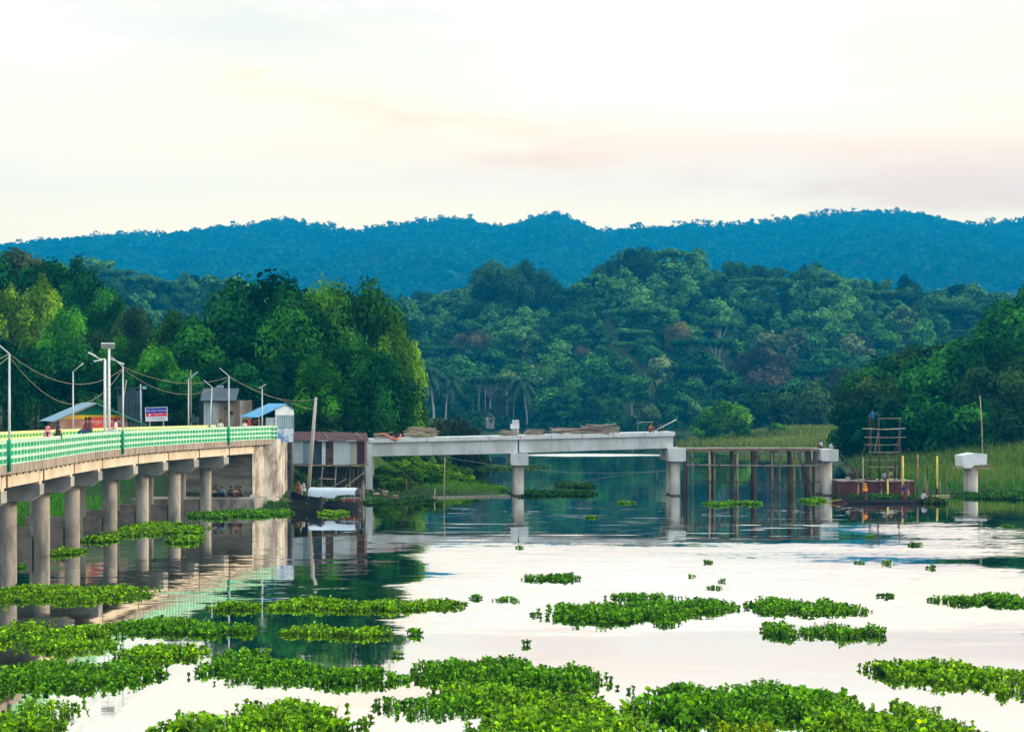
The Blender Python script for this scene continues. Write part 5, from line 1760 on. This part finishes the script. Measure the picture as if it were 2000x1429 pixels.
# blue-roofed shed
bp = P(560, 789, 150)
bs = thing('blue_shed', 'small shed with a bright blue sloping tin roof and white gable', 'shed', (bp.x, bp.y, 5.2), R(35))
hr = bp.z - 5.2
for k in range(4):
    y0_, y1_ = -.05 + .86 * k, -.05 + .86 * (k + 1) + .03
    corr((-2.75, y0_, hr - 1.13 + .004 * k), (-2.75, y1_, hr - 1.13 + .004 * k), (2.75, 0, 1.16), 6, .025).build('roof_sheet', mat('azure_tin', (.16, .44, .66), rough=.4, c2=(.10, .33, .56), scale=1.0), bs, local=True)
    corr((0, y0_, hr + .03 + .004 * k), (0, y1_, hr + .03 + .004 * k), (.85, 0, -.52), 3, .025).build('roof_sheet', MATS['azure_tin'], bs, local=True)
MB().prism([(-1.05, hr - .95), (.75, hr - .95), (.72, hr - .47), (0, hr - .05), (-1.05, hr - .50)], (1, 0, 0), (0, 0, 1), (0, .10, 0), (0, .06, 0)).build('gable', TIN_W, bs, local=True)
corr((-1.0, .14, -.4), (.74, .14, -.4), (0, 0, hr - .55), 8, .015).build('front_wall', TIN_M, bs, local=True)
corr((-1.75, .5, -.4), (-1.02, .2, -.4), (0, 0, hr - .75), 4, .015).build('side_sheet', TIN_L, bs, local=True)
MB().box((-1.02, .08, (hr - 1) / 2 - .1), (.07, .08, hr - .8)).build('corner_post', TIN_W, bs, local=True)
MB().box((.74, 1.6, .9), (.05, 3.0, 2.6)).build('side_wall', TIN_M, bs, local=True)
MB().box((-1, 3.1, .7), (3.4, .06, 2.2)).build('back_wall', TIN_RW, bs, local=True)
for k in range(3):
    MB().beam((-2.5 + .2 * k, .5 + .6 * k, .9 - .12 * k), (-1.1, .4 + .6 * k, 1.15 - .2 * k), .2, .06).build('bench_board', WOODG, bs, local=True)
for x_, y_ in ((-2.6, .1), (-2.6, 3.1)):
    MB().tube([(x_, y_, -.4), (x_, y_, hr - 1.1)], .05, 6).build('post', BAMB, bs, local=True)
o = thing('blue_banner', 'blue and white printed banner hung beside the bridge end', 'banner', P(557, 850, 144))
q0, q1 = P(542, 863, 144), P(573, 836, 144)
mb = MB()
N_ = 8
vs = [(q0.x + (q1.x - q0.x) * i / N_, 144 + .06 * math.sin(i * 1.3), z_ + .03 * math.sin(i * 2)) for z_ in (q0.z, q1.z) for i in range(N_ + 1)]
mb.add(vs, [(i, i + 1, i + N_ + 2, i + N_ + 1) for i in range(N_)])
mb.add([(x, y + .02, z) for x, y, z in vs], [(i, i + N_ + 1, i + N_ + 2, i + 1) for i in range(N_)])
mb.build('cloth', mat('blue_white_print', (.14, .32, .62), c2=(.72, .80, .86), scale=1.6, amt=.9, fine=.1), o)
MB().beam(P(541, 835.5, 144.02), P(573, 835.5, 144.02), .05, .05).build('batten', WOODG, o)

# dark stone retaining wall behind
rw = thing('retaining_wall', 'dark stone retaining wall beside the abutment, with an added dark run for the shade under the stilt hut', 'wall', (P(556, 0, 146).x, 146.6, 0))
a_, b_ = P(538, 0, 146.6), P(568, 0, 146.6)
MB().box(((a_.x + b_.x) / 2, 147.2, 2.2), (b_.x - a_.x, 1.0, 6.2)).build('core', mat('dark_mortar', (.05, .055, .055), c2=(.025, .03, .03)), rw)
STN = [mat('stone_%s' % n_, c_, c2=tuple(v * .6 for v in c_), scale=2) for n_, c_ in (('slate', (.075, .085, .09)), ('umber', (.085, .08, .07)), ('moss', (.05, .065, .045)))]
for j in range(10):
    x_ = a_.x + rnd.uniform(0, .2)
    while x_ < b_.x - .25:
        w_ = min(rnd.uniform(.3, .6), b_.x - x_)
        MB().box((x_ + w_ / 2, 146.68 + rnd.uniform(-.05, .04), .75 + j * .45), (w_ - .05, .22, .40)).build('stone', STN[rnd.randrange(3)], rw)
        x_ += w_

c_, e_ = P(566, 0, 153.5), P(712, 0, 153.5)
MB().box(((c_.x + e_.x) / 2, 154.0, 1.6), (e_.x - c_.x, .9, 5.4)).build('core', MATS['dark_mortar'], rw)  # added dark wall standing in for the shade behind the hut's stilts
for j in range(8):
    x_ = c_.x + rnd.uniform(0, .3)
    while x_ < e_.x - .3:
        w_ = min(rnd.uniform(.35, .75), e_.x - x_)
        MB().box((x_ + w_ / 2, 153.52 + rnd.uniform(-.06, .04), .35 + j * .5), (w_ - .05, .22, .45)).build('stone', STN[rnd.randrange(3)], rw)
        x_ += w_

# stilt hut
DH = 149.0
sh = thing('stilt_hut', 'patched tin hut with a rusty roof standing on crooked stilts over the bank', 'hut', (P(640, 0, DH).x, DH + 1.5, 0))
sheets = [(571, 592, 861, 905, TIN_L, 0), (592, 607.5, 861, 905, TIN_M, .02), (607.5, 628, 862, 905, TIN_D, .10), (629, 636, 864, 907, TIN_W, -.14), (636, 651.5, 862, 907, TIN_RW, -.12),
          (651.5, 684.5, 862, 907, TIN_L, -.15), (684.5, 697.5, 862, 906, TIN_Y, -.12), (697.5, 712.5, 861, 904, TIN_MR, -.14)]
for q0, q1, y0_, y1_, m_, off in sheets:
    a_, b_ = P(q0, y1_, DH), P(q1, y1_, DH)
    a_.y = b_.y = DH + off
    corr(a_, b_, (0, 0, P(q0, y0_ - 2, DH).z - a_.z), max(2, int((q1 - q0) / 3.2)), .02 if m_ is not TIN_MR else .006).build('wall_sheet', m_, sh)
MB().box(P(570, 880, DH + 1.7), (.06, 3.3, 2.9)).build('end_wall', TIN_D, sh)
MB().box(P(713, 884, DH + 1.6), (.06, 3.2, 2.0)).build('end_wall', TIN_RW, sh)
MB().box(P(641, 884, DH + 3.3), (6.1, .06, 2.0)).build('back_wall', TIN_D, sh)
tilt = P(640, 842.5, DH + 3.0) - P(640, 860, DH - .45)
for k in range(5):
    q0, q1 = 564 + 31.2 * k, 564 + 31.2 * (k + 1) + .6
    a_, b_ = P(q0, 860 + .5 * k, DH - .45), P(q1, 860 + .5 * k, DH - .45)
    a_.z += .012 * (k % 2)
    b_.z += .012 * (k % 2)
    corr(a_, b_, tilt + Vector((-.1, 0, 0)), 8, .018).build('roof_sheet', TIN_R, sh)
for q0, q1 in ((621, 640), (676, 694)):
    MB().beam(P(q0, 860.6, DH - .62), P(q1, 860.3, DH - .62), .5, .03).build('eave_patch', TIN_W, sh)
for (q0, y0_), (q1, y1_) in (((633, 845), (642, 858)), ((640, 850), (716, 850.5)), ((695, 845), (708, 858))):
    f0, f1 = (860 - y0_) / 17.5, (860 - y1_) / 17.5
    MB().beam(P(q0, y0_, DH - .45 + 3.45 * f0) + Vector((0, -.02, .045)), P(q1, y1_, DH - .45 + 3.45 * f1) + Vector((0, -.02, .045)), .05, .03).build('roof_batten', WOODG, sh)
for dd in (-.05, 1.5, 3.0):
    MB().tube([P(571, 908.2, DH) + Vector((0, dd, 0)), P(714, 909.5, DH) + Vector((0, dd, 0))], .07, 6).build('floor_beam', BAMB, sh)
for k in range(12):
    q = 573 + 12 * k
    MB().beam(P(q, 907.4, DH) + Vector((0, -.1, .02)), P(q, 907.4, DH) + Vector((0, 3.1, .02)), .40, .05).build('floor_board', PLANKR, sh)
stl = [(573, 571, 945, 0, .06), (631, 626, 955, 0, .075), (657, 652, 958, .1, .07), (684, 685, 960, -.1, .075), (709, 708, 972, -.3, .13), (640, 638, 952, 1.3, .06), (647, 649, 952, 1.6, .05),
       (667, 668, 955, 1.5, .07), (676, 673, 955, 2.4, .06), (690, 690, 955, 1.4, .06), (699, 698, 952, 2.2, .06), (605, 604, 945, 1.5, .06), (588, 588, 945, 2.0, .06), (705, 704, 960, 1.6, .07), (621, 619, 948, 2.2, .06)]
for q0, q1, y_, dd, r_ in stl:
    a_, b_ = P(q0, 908.5, DH + dd), P(q1, y_, DH + dd)
    b_.z = min(b_.z, gz(b_.x, b_.y)) - .3
    m_ = a_.lerp(b_, .45) + Vector((rnd.uniform(-.07, .07), 0, 0))
    MB().tube([a_, m_, b_], [r_ * .9, r_, r_ * 1.05], 6).build('stilt', WOODG if dd < .5 else BAMB_D, sh, smooth=True)
for (q0, y0_), (q1, y1_), dd, r_ in (((712, 922), (662, 960), -.45, .07), ((676, 935), (640, 956), -.2, .06), ((640, 912), (615, 930), .6, .04), ((685, 925), (660, 945), 1.2, .04), ((610, 915), (630, 945), 1.5, .04), ((655, 918), (690, 950), 2.2, .05), ((640, 950), (680, 915), 1.9, .04)):
    MB().tube([P(q0, y0_, DH + dd), P(q1, y1_, DH + dd)], r_, 6).build('brace', WOODG if dd < 0 else BAMB_D, sh)
for k in range(3):
    MB().beam(P(624, 934 + .4 * k, DH - .1 + .3 * k), P(656, 935 + .4 * k, DH - .1 + .3 * k), .22, .05).build('shelf_board', PLANK, sh)
fwd = thing('firewood_heap', 'dark heap of firewood stacked under the stilt hut', 'firewood', (P(695, 0, DH + 1).x, DH + .8, gz(P(695, 0, DH + 1).x, DH + .8)))
for k in range(36):
    q = Vector((rnd.uniform(-.55, .55), rnd.uniform(-.3, .3), .05 + .04 * k))
    d_ = Vector((rnd.uniform(-1, 1), rnd.uniform(-.4, .4), rnd.uniform(-.5, .5))).normalized() * rnd.uniform(.2, .4)
    MB().tube([q - d_, q + d_], .055, 5).build('billet', rnd.choice([BAMB_D, WOODG, PLANKR]), fwd, local=True)

# litter on the bank
lt = thing('rubble_heap', 'heap of torn sheeting, boards and leaves on the bank right of the stilt hut', 'rubble', (P(752, 0, 155).x, 155, gz(P(752, 0, 155).x, 155)))
for k in range(30):
    q = Vector((rnd.gauss(0, 1.1), rnd.uniform(-.8, .8), 0))
    q.z = gz(lt.location.x + q.x, 155 + q.y) - lt.location.z + rnd.uniform(.05, .5)
    m_ = rnd.choice([PLANKR, WOODG, TIN_L, mat('green_sheet', (.02, .10, .08)), mat('pinkish_clay', (.30, .19, .16)), BAMB, BAMB_D])
    rot = Matrix.Rotation(rnd.uniform(0, 3), 3, 'Z') @ Matrix.Rotation(rnd.uniform(-.6, .6), 3, 'X')
    MB().box(q, (rnd.uniform(.3, .9), rnd.uniform(.1, .5), rnd.uniform(.03, .12)), mat=rot).build('scrap', m_, lt, local=True)
MB().tube([P(776, 912, 156), P(816, 948, 154)], .045, 6).build('fallen_cane', BAMB_D, lt)

# far shore huts
for q, y0_, y1_, d_, w_, lab in [(957, 807, 826, 548, 2.7, 'small grey hut on the far shore behind the new bridge'), (1606, 690, 703, 636, 4.0, 'tiny pale-roofed house high among the palms')]:
    c = P(q, y1_, d_)
    o = thing('far_hut', lab, 'hut', c)
    hh = P(q, y0_, d_).z - c.z
    MB().box((c.x, c.y, c.z + hh * .28 - .8), (w_, 2.5, hh * .62 + 1.6)).build('wall', WOODG if q < 1000 else mat('lilac_wall', (.40, .36, .42)), o)
    for s_ in (-1, 1):
        MB().add([(c.x + s_ * (w_ / 2 + .3), c.y - 1.5, c.z + hh * .52), (c.x, c.y - 1.5, c.z + hh), (c.x, c.y + 1.5, c.z + hh), (c.x + s_ * (w_ / 2 + .3), c.y + 1.5, c.z + hh * .52),
                  (c.x + s_ * (w_ / 2 + .3), c.y - 1.5, c.z + hh * .45), (c.x, c.y - 1.5, c.z + hh * .93)], [(0, 1, 2, 3) if s_ > 0 else (3, 2, 1, 0), (0, 4, 5, 1)]).build('roof', TIN_L if q > 1000 else WOODG, o)
    MB().box((c.x + w_ * .15, c.y - 1.27, c.z + hh * .25), (w_ * .3, .06, hh * .4)).build('door', DARK if q < 1000 else WOODG, o)
    if q < 1000:
        MB().box((c.x - w_ * .35, c.y - 1.28, c.z + hh * .45), (.5, .05, .4)).build('pale_patch', TIN_W, o)


# ------------------------------------------------------------------ boats
def hull_mesh(L, Wd, H, bow, stern, draft=.25, n=14, flat=.55):
    """open boat along local x, bow at +x; returns shell section list"""
    mb = MB()
    vs = []
    for i in range(n + 1):
        t = i / n * 2 - 1
        w = Wd / 2 * (1 - abs(t) ** (2.4 if t > 0 else flat * 6)) ** .7 + .03
        sheer = H + (bow * t ** 3 if t > 0 else stern * (-t) ** 3)
        keel = -draft + (sheer + draft) * .65 * max(0, abs(t) - .72) / .28
        for y, z in ((-w, sheer), (-w * .82, (sheer + keel) * .45), (-w * .4, keel), (w * .4, keel), (w * .82, (sheer + keel) * .45), (w, sheer)):
            vs.append((t * L / 2, y, z))
        for y, z in ((-w + .05, sheer), (-w * .7, keel + .12 + .3 * (sheer - keel) * .3), (w * .7, keel + .12 + .3 * (sheer - keel) * .3), (w - .05, sheer)):
            vs.append((t * L / 2, y, z))
    fs = []
    for i in range(n):
        a, b = i * 10, (i + 1) * 10
        for k in range(5):
            fs.append((a + k, b + k, b + k + 1, a + k + 1))
        for k in range(6, 9):
            fs.append((a + k, a + k + 1, b + k + 1, b + k))
        fs += [(a, a + 6, b + 6, b), (a + 5, b + 5, b + 9, a + 9)]
    for e in (0, n):
        fs.append(tuple(e * 10 + k for k in range(6)) if e else tuple(e * 10 + k for k in reversed(range(6))))
    return mb.add(vs, fs)


HULLM = mat('tarred_hull', (.010, .010, .013), rough=.55, c2=(.022, .02, .02), scale=2)
bd = thing('moored_boat', 'black wooden boat moored bow-on beside the grassy path', 'boat', (P(598, 0, 137).x, 137.0, 0), R(118))
hull_mesh(6.4, 1.9, .85, .55, .35, flat=.35).build('hull', HULLM, bd, smooth=False, local=True)
for x_ in (-1.9, -.6, .8):
    MB().box((x_, 0, .62), (.25, 1.5, .05)).build('thwart', TIN_M if x_ < -1 else WOODG, bd, local=True)
MB().beam((-2.9, -.4, 1.0), (-1.2, .5, 1.15), .16, .1).build('stern_beam', HULLM, bd, local=True)
MB().box((-2.5, 0, .78), (.9, 1.2, .05)).build('stern_deck', HULLM, bd, local=True)
cb = thing('covered_boat', 'dark boat under a pale blue-white tarpaulin moored by the stilt hut', 'boat', (P(655, 0, 138).x, 138.0, 0), R(-14))
hull_mesh(4.6, 1.7, .62, .15, .35, flat=.6).build('hull', HULLM, cb, local=True)
MB().beam((.75, -.78, .78), (2.2, -.45, .80), .05, .22).build('stern_strake', mat('brick_red_paint', (.26, .06, .045)), cb, local=True)
MB().beam((.7, -.80, .93), (2.15, -.46, .95), .06, .06).build('gunwale', TIN_B, cb, local=True)
nn_, mm_ = 14, 9
vs = []
for i in range(nn_ + 1):
    t = i / nn_
    x_ = -2.05 + 3.95 * t
    for j in range(mm_):
        a = math.pi * j / (mm_ - 1)
        hh = 1.05 + .06 * math.sin(7 * t) - .18 * max(0, t - .85) / .15 - .22 * max(0, .12 - t) / .12
        drop = .62 + (.34 if t < .58 else .55) + .04 * math.sin(9 * t + j)
        yy_ = -math.cos(a) * (.86 - .12 * abs(2 * t - 1) ** 3) * (1 + .03 * math.sin(13 * t + j))
        z_ = drop + (1.72 - drop) * (math.sin(a) ** .55) * (1 + .015 * math.sin(17 * t + 2 * j))
        vs.append((x_, yy_, z_ - .0))
fs = [(i * mm_ + j, (i + 1) * mm_ + j, (i + 1) * mm_ + j + 1, i * mm_ + j + 1) for i in range(nn_) for j in range(mm_ - 1)]
MB().add(vs, fs).build('tarpaulin', mat('pale_blue_tarp', (.62, .72, .82), rough=.6, c2=(.46, .56, .68), scale=1.4, amt=.4, fine=.06), cb, smooth=True, local=True)
for x_ in (-2.0, -.4, 1.0, 1.85):
    MB().tube([(x_, -.80, .6), (x_, -.62, 1.45), (x_, 0, 1.66), (x_, .62, 1.45), (x_, .80, .6)], .025, 5).build('hoop', BAMB, cb, local=True)
MB().beam((1.25, -.63, 1.33), (1.65, -.40, 1.62), .07, .012).build('tarp_strap', TIN_M, cb, local=True)
for lab, a_, b_, r_ in [('pale mooring pole stuck in the bank by the black boat', P(587, 946, 139.5), P(591, 966, 137.4), .04), ('pale pole reaching from the bank to the black boat', P(540, 969, 137.2), P(571, 979, 136.4), .035),
                        ('thin oar leaning between the two moored boats', P(617, 970, 136.5), P(627, 985, 136), .03)]:
    o = thing('boat_pole', lab, 'pole', a_)
    MB().tube([a_, b_], r_, 6).build('shaft', BAMB, o)
cn_ = thing('canoe', 'long low black canoe carrying people beside the barge', 'canoe', (P(1722, 0, 146.5).x, 146.5, 0), R(184))
hull_mesh(7.1, 1.05, .30, .55, .12, .15, 18, .4).build('hull', HULLM, cn_, local=True)
for x_ in (-2.3, -.9, .8, 2.0):
    MB().box((x_, 0, .24), (.14, .82, .04)).build('thwart', BAMB_D, cn_, local=True)
MB().tube([(3.0, -.3, .40), (4.6, -.9, .06)], .035, 6).build('paddle', BAMB_Y, cn_, local=True)

# ------------------------------------------------------------------ people
SKIN = mat('brown_skin', (.22, .12, .075), c2=(.19, .10, .065))
HAIR = mat('black_hair', (.012, .010, .010))


def cloth(c):
    return mat('cloth_%02d_%02d_%02d' % tuple(int(v * 99) for v in c), c, c2=tuple(v * .8 for v in c), scale=5, fine=.15)


def joints(pose):
    J = dict(pel=(0, 0, .93), wai=(0, 0, 1.08), che=(0, 0, 1.28), nec=(0, 0, 1.44), hea=(0, -.02, 1.55), top=(0, -.01, 1.66))
    for s, n in ((-1, 'l'), (1, 'r')):
        J.update({n + 'sho': (s * .17, 0, 1.37), n + 'elb': (s * .23, .03, 1.11), n + 'wri': (s * .22, -.07, .88), n + 'han': (s * .21, -.10, .80),
                  n + 'hip': (s * .09, 0, .88), n + 'kne': (s * .10, -.03, .49), n + 'ank': (s * .10, .03, .09), n + 'toe': (s * .11, -.13, .045)})
    up = ('pel', 'wai', 'che', 'nec', 'hea', 'top', 'lsho', 'rsho', 'lelb', 'relb', 'lwri', 'rwri', 'lhan', 'rhan')
    if pose in ('squat', 'seat'):
        dz = -.80 if pose == 'squat' else -.83
        for k in up:
            x, y, z = J[k]
            f = max(0, z - .93)
            J[k] = (x, y - f * (.28 if pose == 'squat' else .12), z + dz)
        for s, n in ((-1, 'l'), (1, 'r')):
            J[n + 'hip'] = (s * .10, -.04, J['pel'][2] - .02)
            if pose == 'squat':
                J[n + 'kne'] = (s * .15, -.38, .44)
                J[n + 'ank'] = (s * .13, -.30, .07)
                J[n + 'toe'] = (s * .14, -.46, .03)
                J[n + 'elb'] = (s * .22, -.24, .36)
                J[n + 'wri'] = (s * .12, -.42, .44)
                J[n + 'han'] = (s * .06, -.48, .46)
            else:
                J[n + 'kne'] = (s * .12, -.44, .10)
                J[n + 'ank'] = (s * .12, -.44, -.34)
                J[n + 'toe'] = (s * .12, -.60, -.38)
                J[n + 'elb'] = (s * .22, -.12, .26)
                J[n + 'wri'] = (s * .12, -.34, .16)
                J[n + 'han'] = (s * .10, -.40, .15)
    if pose == 'bend':
        for k in up[1:]:
            x, y, z = J[k]
            f = z - .93
            J[k] = (x, y - f * .75, .93 + f * .68)
        for s, n in ((-1, 'l'), (1, 'r')):
            J[n + 'elb'] = (s * .22, -.42, 1.0)
            J[n + 'wri'] = (s * .18, -.55, .80)
            J[n + 'han'] = (s * .16, -.58, .72)
    if pose == 'reach':
        J['relb'], J['rwri'], J['rhan'] = (.40, -.06, 1.28), (.62, -.1, 1.20), (.70, -.1, 1.17)
        J['lelb'], J['lwri'], J['lhan'] = (-.30, -.02, 1.14), (-.26, -.18, 1.0), (-.24, -.24, .96)
    if pose == 'skirt':
        J['lelb'], J['relb'] = (-.22, -.02, 1.12), (.22, -.02, 1.12)
        J['lwri'], J['rwri'] = (-.10, -.18, 1.06), (.10, -.18, 1.02)
        J['lhan'], J['rhan'] = (-.03, -.20, 1.07), (.03, -.20, 1.02)
    return J


PEND = []


def person(label, loc, rz, pose='stand', shirt=(.5, .5, .5), legs=(.05, .05, .08), scarf=None, sc=1.0):
    J = joints(pose)
    Rr = dict(pel=.125, wai=.115, che=.14, nec=.055, hea=.088, top=.070, sho=.066, elb=.046, wri=.034, han=.036, hip=.088, kne=.062, ank=.042, toe=.038)
    E = [('pel', 'wai'), ('wai', 'che'), ('che', 'nec'), ('nec', 'hea'), ('hea', 'top')]
    for n in 'lr':
        E += [('che', n + 'sho'), (n + 'sho', n + 'elb'), (n + 'elb', n + 'wri'), (n + 'wri', n + 'han')]
        if pose != 'skirt':
            E += [('pel', n + 'hip'), (n + 'hip', n + 'kne'), (n + 'kne', n + 'ank'), (n + 'ank', n + 'toe')]
    if pose == 'skirt':
        J['sk1'], J['sk2'] = (0, 0, .5), (0, .01, .06)
        Rr['sk1'], Rr['sk2'] = .17, .21
        E += [('pel', 'sk1'), ('sk1', 'sk2')]
        if scarf:
            Rr['nec'] = .10
            Rr['hea'] = .11
    names = sorted({a for e in E for a in e}, key=lambda a: (a != 'pel', a))
    ix = {a: i for i, a in enumerate(names)}
    me = bpy.data.meshes.new('tmp')
    me.from_pydata([J[a] for a in names], [(ix[a], ix[b]) for a, b in E], [])
    ob = bpy.data.objects.new('tmp_person', me)
    COL.objects.link(ob)
    ob.modifiers.new('skin', 'SKIN')
    for a in names:
        r = Rr.get(a, Rr.get(a[1:], .05))
        sv = me.skin_vertices[0].data[ix[a]]
        sv.radius = (r, r * (.78 if a in ('che', 'wai', 'pel') else 1.0))
        sv.use_root = a == 'pel'
    ss_ = ob.modifiers.new('sub', 'SUBSURF')
    ss_.levels = ss_.render_levels = 1
    PEND.append((ob, label, loc, rz, pose, shirt, legs, scarf, sc, J, E))


def finish_people():
    dg = bpy.context.evaluated_depsgraph_get()
    dg.update()
    for ob, label, loc, rz, pose, shirt, legs, scarf, sc, J, E in PEND:
        me = bpy.data.meshes.new_from_object(ob.evaluated_get(dg))
        bpy.data.objects.remove(ob)
        me.name = 'person'
        me.materials.clear()
        for m_ in (SKIN, cloth(shirt), cloth(legs)):
            me.materials.append(m_)
        segs = [(Vector(J[a]), Vector(J[b]), 0 if b in ('hea', 'top') or b[1:] in ('wri', 'han', 'toe') else (2 if b[1:] in ('hip', 'kne', 'ank') or b in ('sk1', 'sk2') else 1)) for a, b in E]
        for pl in me.polygons:
            c = pl.center
            best, bi = 9, 1
            for a, b, mi in segs:
                d = b - a
                t = max(0, min(1, (c - a).dot(d) / max(1e-6, d.length_squared)))
                q = (a + d * t - c).length
                if q < best:
                    best, bi = q, mi
            pl.material_index = bi
            pl.use_smooth = True
        o = link('person', me, None, loc, (0, 0, rz), sc)
        tag(o, label, 'person')
        # hair or head scarf as a cap over head and neck
        h, tp = Vector(J['hea']), Vector(J['top'])
        mb = MB()
        big = 1.32 if scarf else 1.16
        vs, fs = [], []
        nu, nv = 10, 6
        for j in range(nv + 1):
            th = math.pi * (.02 + (.80 if scarf else .58) * j / nv)
            for i in range(nu):
                a = 2 * math.pi * i / nu
                f = .45 if (math.sin(a) < -.45 and j > (2 if not scarf else 3)) else 1.0
                if f < 1 and j > 3:
                    f = .55
                vs.append(h + Vector((0, .012, .035)) + Vector((math.cos(a) * math.sin(th) * .092 * big, math.sin(a) * math.sin(th) * .10 * big * f, math.cos(th) * .115 * big)))
        for j in range(nv):
            for i in range(nu):
                fs.append((j * nu + i, (j + 1) * nu + i, (j + 1) * nu + (i + 1) % nu, j * nu + (i + 1) % nu))
        mb.add(vs, fs)
        mb.build('head_scarf' if scarf else 'hair', cloth(scarf) if scarf else HAIR, o, smooth=True, local=True)
        if scarf:
            c0, n0 = Vector(J['che']), Vector(J['nec'])
            sb = MB()
            sb.tube([n0 + Vector((0, .03, .07)), n0 + Vector((0, .0, -.06)), c0 + Vector((0, .0, .0)), c0 + Vector((0, .0, -.28))], [.10, .19, .235, .20], 12, cap=False)
            sb.build('shawl', cloth(scarf), o, smooth=True, local=True)


def on_deck(px, side=.45):
    q, t, n = at_px(px, side)
    return q


q = on_deck(93, .55)
person('woman in a pink head scarf leaning by the bridge railing', (q.x, q.y, DECK), R(100), 'skirt', (.02, .02, .025), (.02, .02, .025), (.80, .24, .30), .93)
person('companion in dark clothes next to the pink scarf', (q.x + .3, q.y + .9, DECK), R(80), 'skirt', (.02, .02, .03), (.03, .03, .04), (.03, .03, .035), .93)
q = on_deck(170, .10)
person('man in a maroon striped shirt and jeans sitting on the near railing', (q.x, q.y, 6.62), R(-60), 'seat', (.20, .02, .035), (.02, .07, .20), None, 1.0)
q = on_deck(177, .10)
person('dark-haired companion sitting close behind the maroon shirt', (q.x, q.y, 6.62), R(-120), 'seat', (.10, .06, .06), (.03, .05, .10), None, 1.02)
q = on_deck(228, .10)
person('person in white sitting on the near railing by the lamp post', (q.x, q.y, 6.56), R(-80), 'seat', (.75, .80, .86), (.70, .76, .84), None, .95)
q = on_deck(431, 1.5)
person('man in a white shirt standing at the bridge end', (q.x, q.y, DECK), R(10), 'stand', (.82, .80, .70), (.06, .06, .08), None, .95)
q = on_deck(478, 2.0)
person('person in white beside the red-clad one near the shed', (q.x, q.y, DECK), R(30), 'stand', (.75, .72, .72), (.1, .1, .12), None, .90)
q = on_deck(486, 2.2)
person('person in a red shawl near the blue-roofed shed', (q.x, q.y, DECK), R(-30), 'skirt', (.35, .05, .03), (.45, .15, .03), (.55, .05, .05), .92)
for px, dd, c, lg, rz, sc_, lab in [(418, 137.2, (.50, .48, .48), (.02, .02, .025), 20, .9, 'sitter in a light shirt at the left of the group under the bridge'), (423, 138.0, (.15, .03, .035), (.03, .02, .02), 0, 1.05, 'sitter in maroon behind the light shirt under the bridge'),
                                    (434, 137.2, (.10, .36, .66), (.02, .02, .03), 0, 1.0, 'sitter in a sky blue shirt under the bridge'), (453, 137.5, (.10, .08, .075), (.03, .03, .03), -20, 1.0, 'sitter in brown under the bridge'),
                                    (459, 136.9, (.42, .25, .20), (.16, .10, .08), 30, .95, 'sitter with bare arms in a pinkish top under the bridge'), (465, 138.0, (.05, .045, .05), (.02, .02, .02), 0, 1.05, 'dark-clad sitter at the back under the bridge'),
                                    (472, 137.1, (.12, .13, .13), (.02, .02, .02), -25, 1.0, 'sitter in dark grey at the right of the group under the bridge')]:
    person(lab, (P(px, 0, dd).x, dd, .985), R(rz), 'squat', c, lg, None, sc_)
for px, dd, c, s_, lab in [(583, 144.6, (.24, .05, .04), (.22, .06, .045), 'woman in a rust red wrap under the stilt hut'), (593, 144.0, (.02, .02, .07), (.45, .48, .52), 'woman in dark blue with a pale head scarf under the stilt hut')]:
    x_ = P(px, 0, dd).x
    person(lab, (x_, dd, gz(x_, dd) - .05), R(10), 'skirt', c, c, s_, .95)
zd = zpx(844.6)
person('worker in orange crouching on the end of the new deck', (P(1269, 0, 159).x, 159, zd), R(40), 'squat', (.62, .13, .04), (.30, .07, .04), None, 1.0)
person('worker in dark maroon bending over on the end of the new deck', (P(1286, 0, 159).x, 159, zd), R(85), 'squat', (.10, .03, .04), (.03, .02, .03), None, 1.02)
person('worker in pale blue crouching on the third pier, left', (P(1606, 0, 160).x, 160.2, zpx(877.8)), R(-70), 'squat', (.42, .58, .70), (.10, .03, .03), None, 1.0)
person('worker in pale blue crouching on the third pier, right', (P(1619, 0, 160).x, 159.6, zpx(877.8)), R(60), 'squat', (.40, .60, .66), (.30, .40, .45), None, .75)
person('man in a blue shirt standing on top of the work tower', (P(1704, 0, yb + .55).x, yb + .55, zpx(836.2, yb + .5)), R(0), 'reach', (.02, .14, .42), (.015, .02, .03), None, 1.0)
dk = 1.43
person('worker sitting at the bow of the barge, dark shirt', (P(1682, 0, yb + .8).x, yb + .8, dk), R(30), 'squat', (.05, .04, .05), (.03, .02, .03), None, 1.1)
person('worker in grey sitting on the barge edge', (P(1727, 0, yb + .15).x, yb + .15, dk + .05), R(20), 'seat', (.32, .34, .42), (.05, .05, .07), None, 1.0)
person('worker in a yellowish shirt bent over on the barge', (P(1737, 0, yb + 1.2).x, yb + 1.2, dk), R(75), 'squat', (.42, .40, .16), (.10, .10, .10), None, 1.15)
person('man all in black standing on the barge', (P(1748, 0, yb + .6).x, yb + .6, dk), R(-80), 'stand', (.012, .012, .02), (.012, .012, .02), None, 1.0)
person('thin worker in maroon standing beside the barge bow', (P(1672, 0, yb - .0).x, yb + .2, dk), R(-60), 'bend', (.12, .04, .045), (.10, .05, .05), None, .8)
person('woman in a bright orange shawl standing in the canoe', (P(1689, 0, 146.5).x, 146.4, .02), R(-15), 'skirt', (.10, .03, .09), (.085, .025, .075), (.92, .33, .012), .98)
person('woman in a purple and crimson sari standing in the canoe', (P(1767, 0, 146.5).x, 146.6, .02), R(10), 'skirt', (.05, .02, .10), (.17, .012, .045), (.06, .02, .12), .98)
person('boatman in a white shirt sitting at the stern of the canoe', (P(1802, 0, 146.7).x, 146.75, .15), R(120), 'squat', (.55, .58, .68), (.05, .05, .08), None, 1.05)
finish_people()
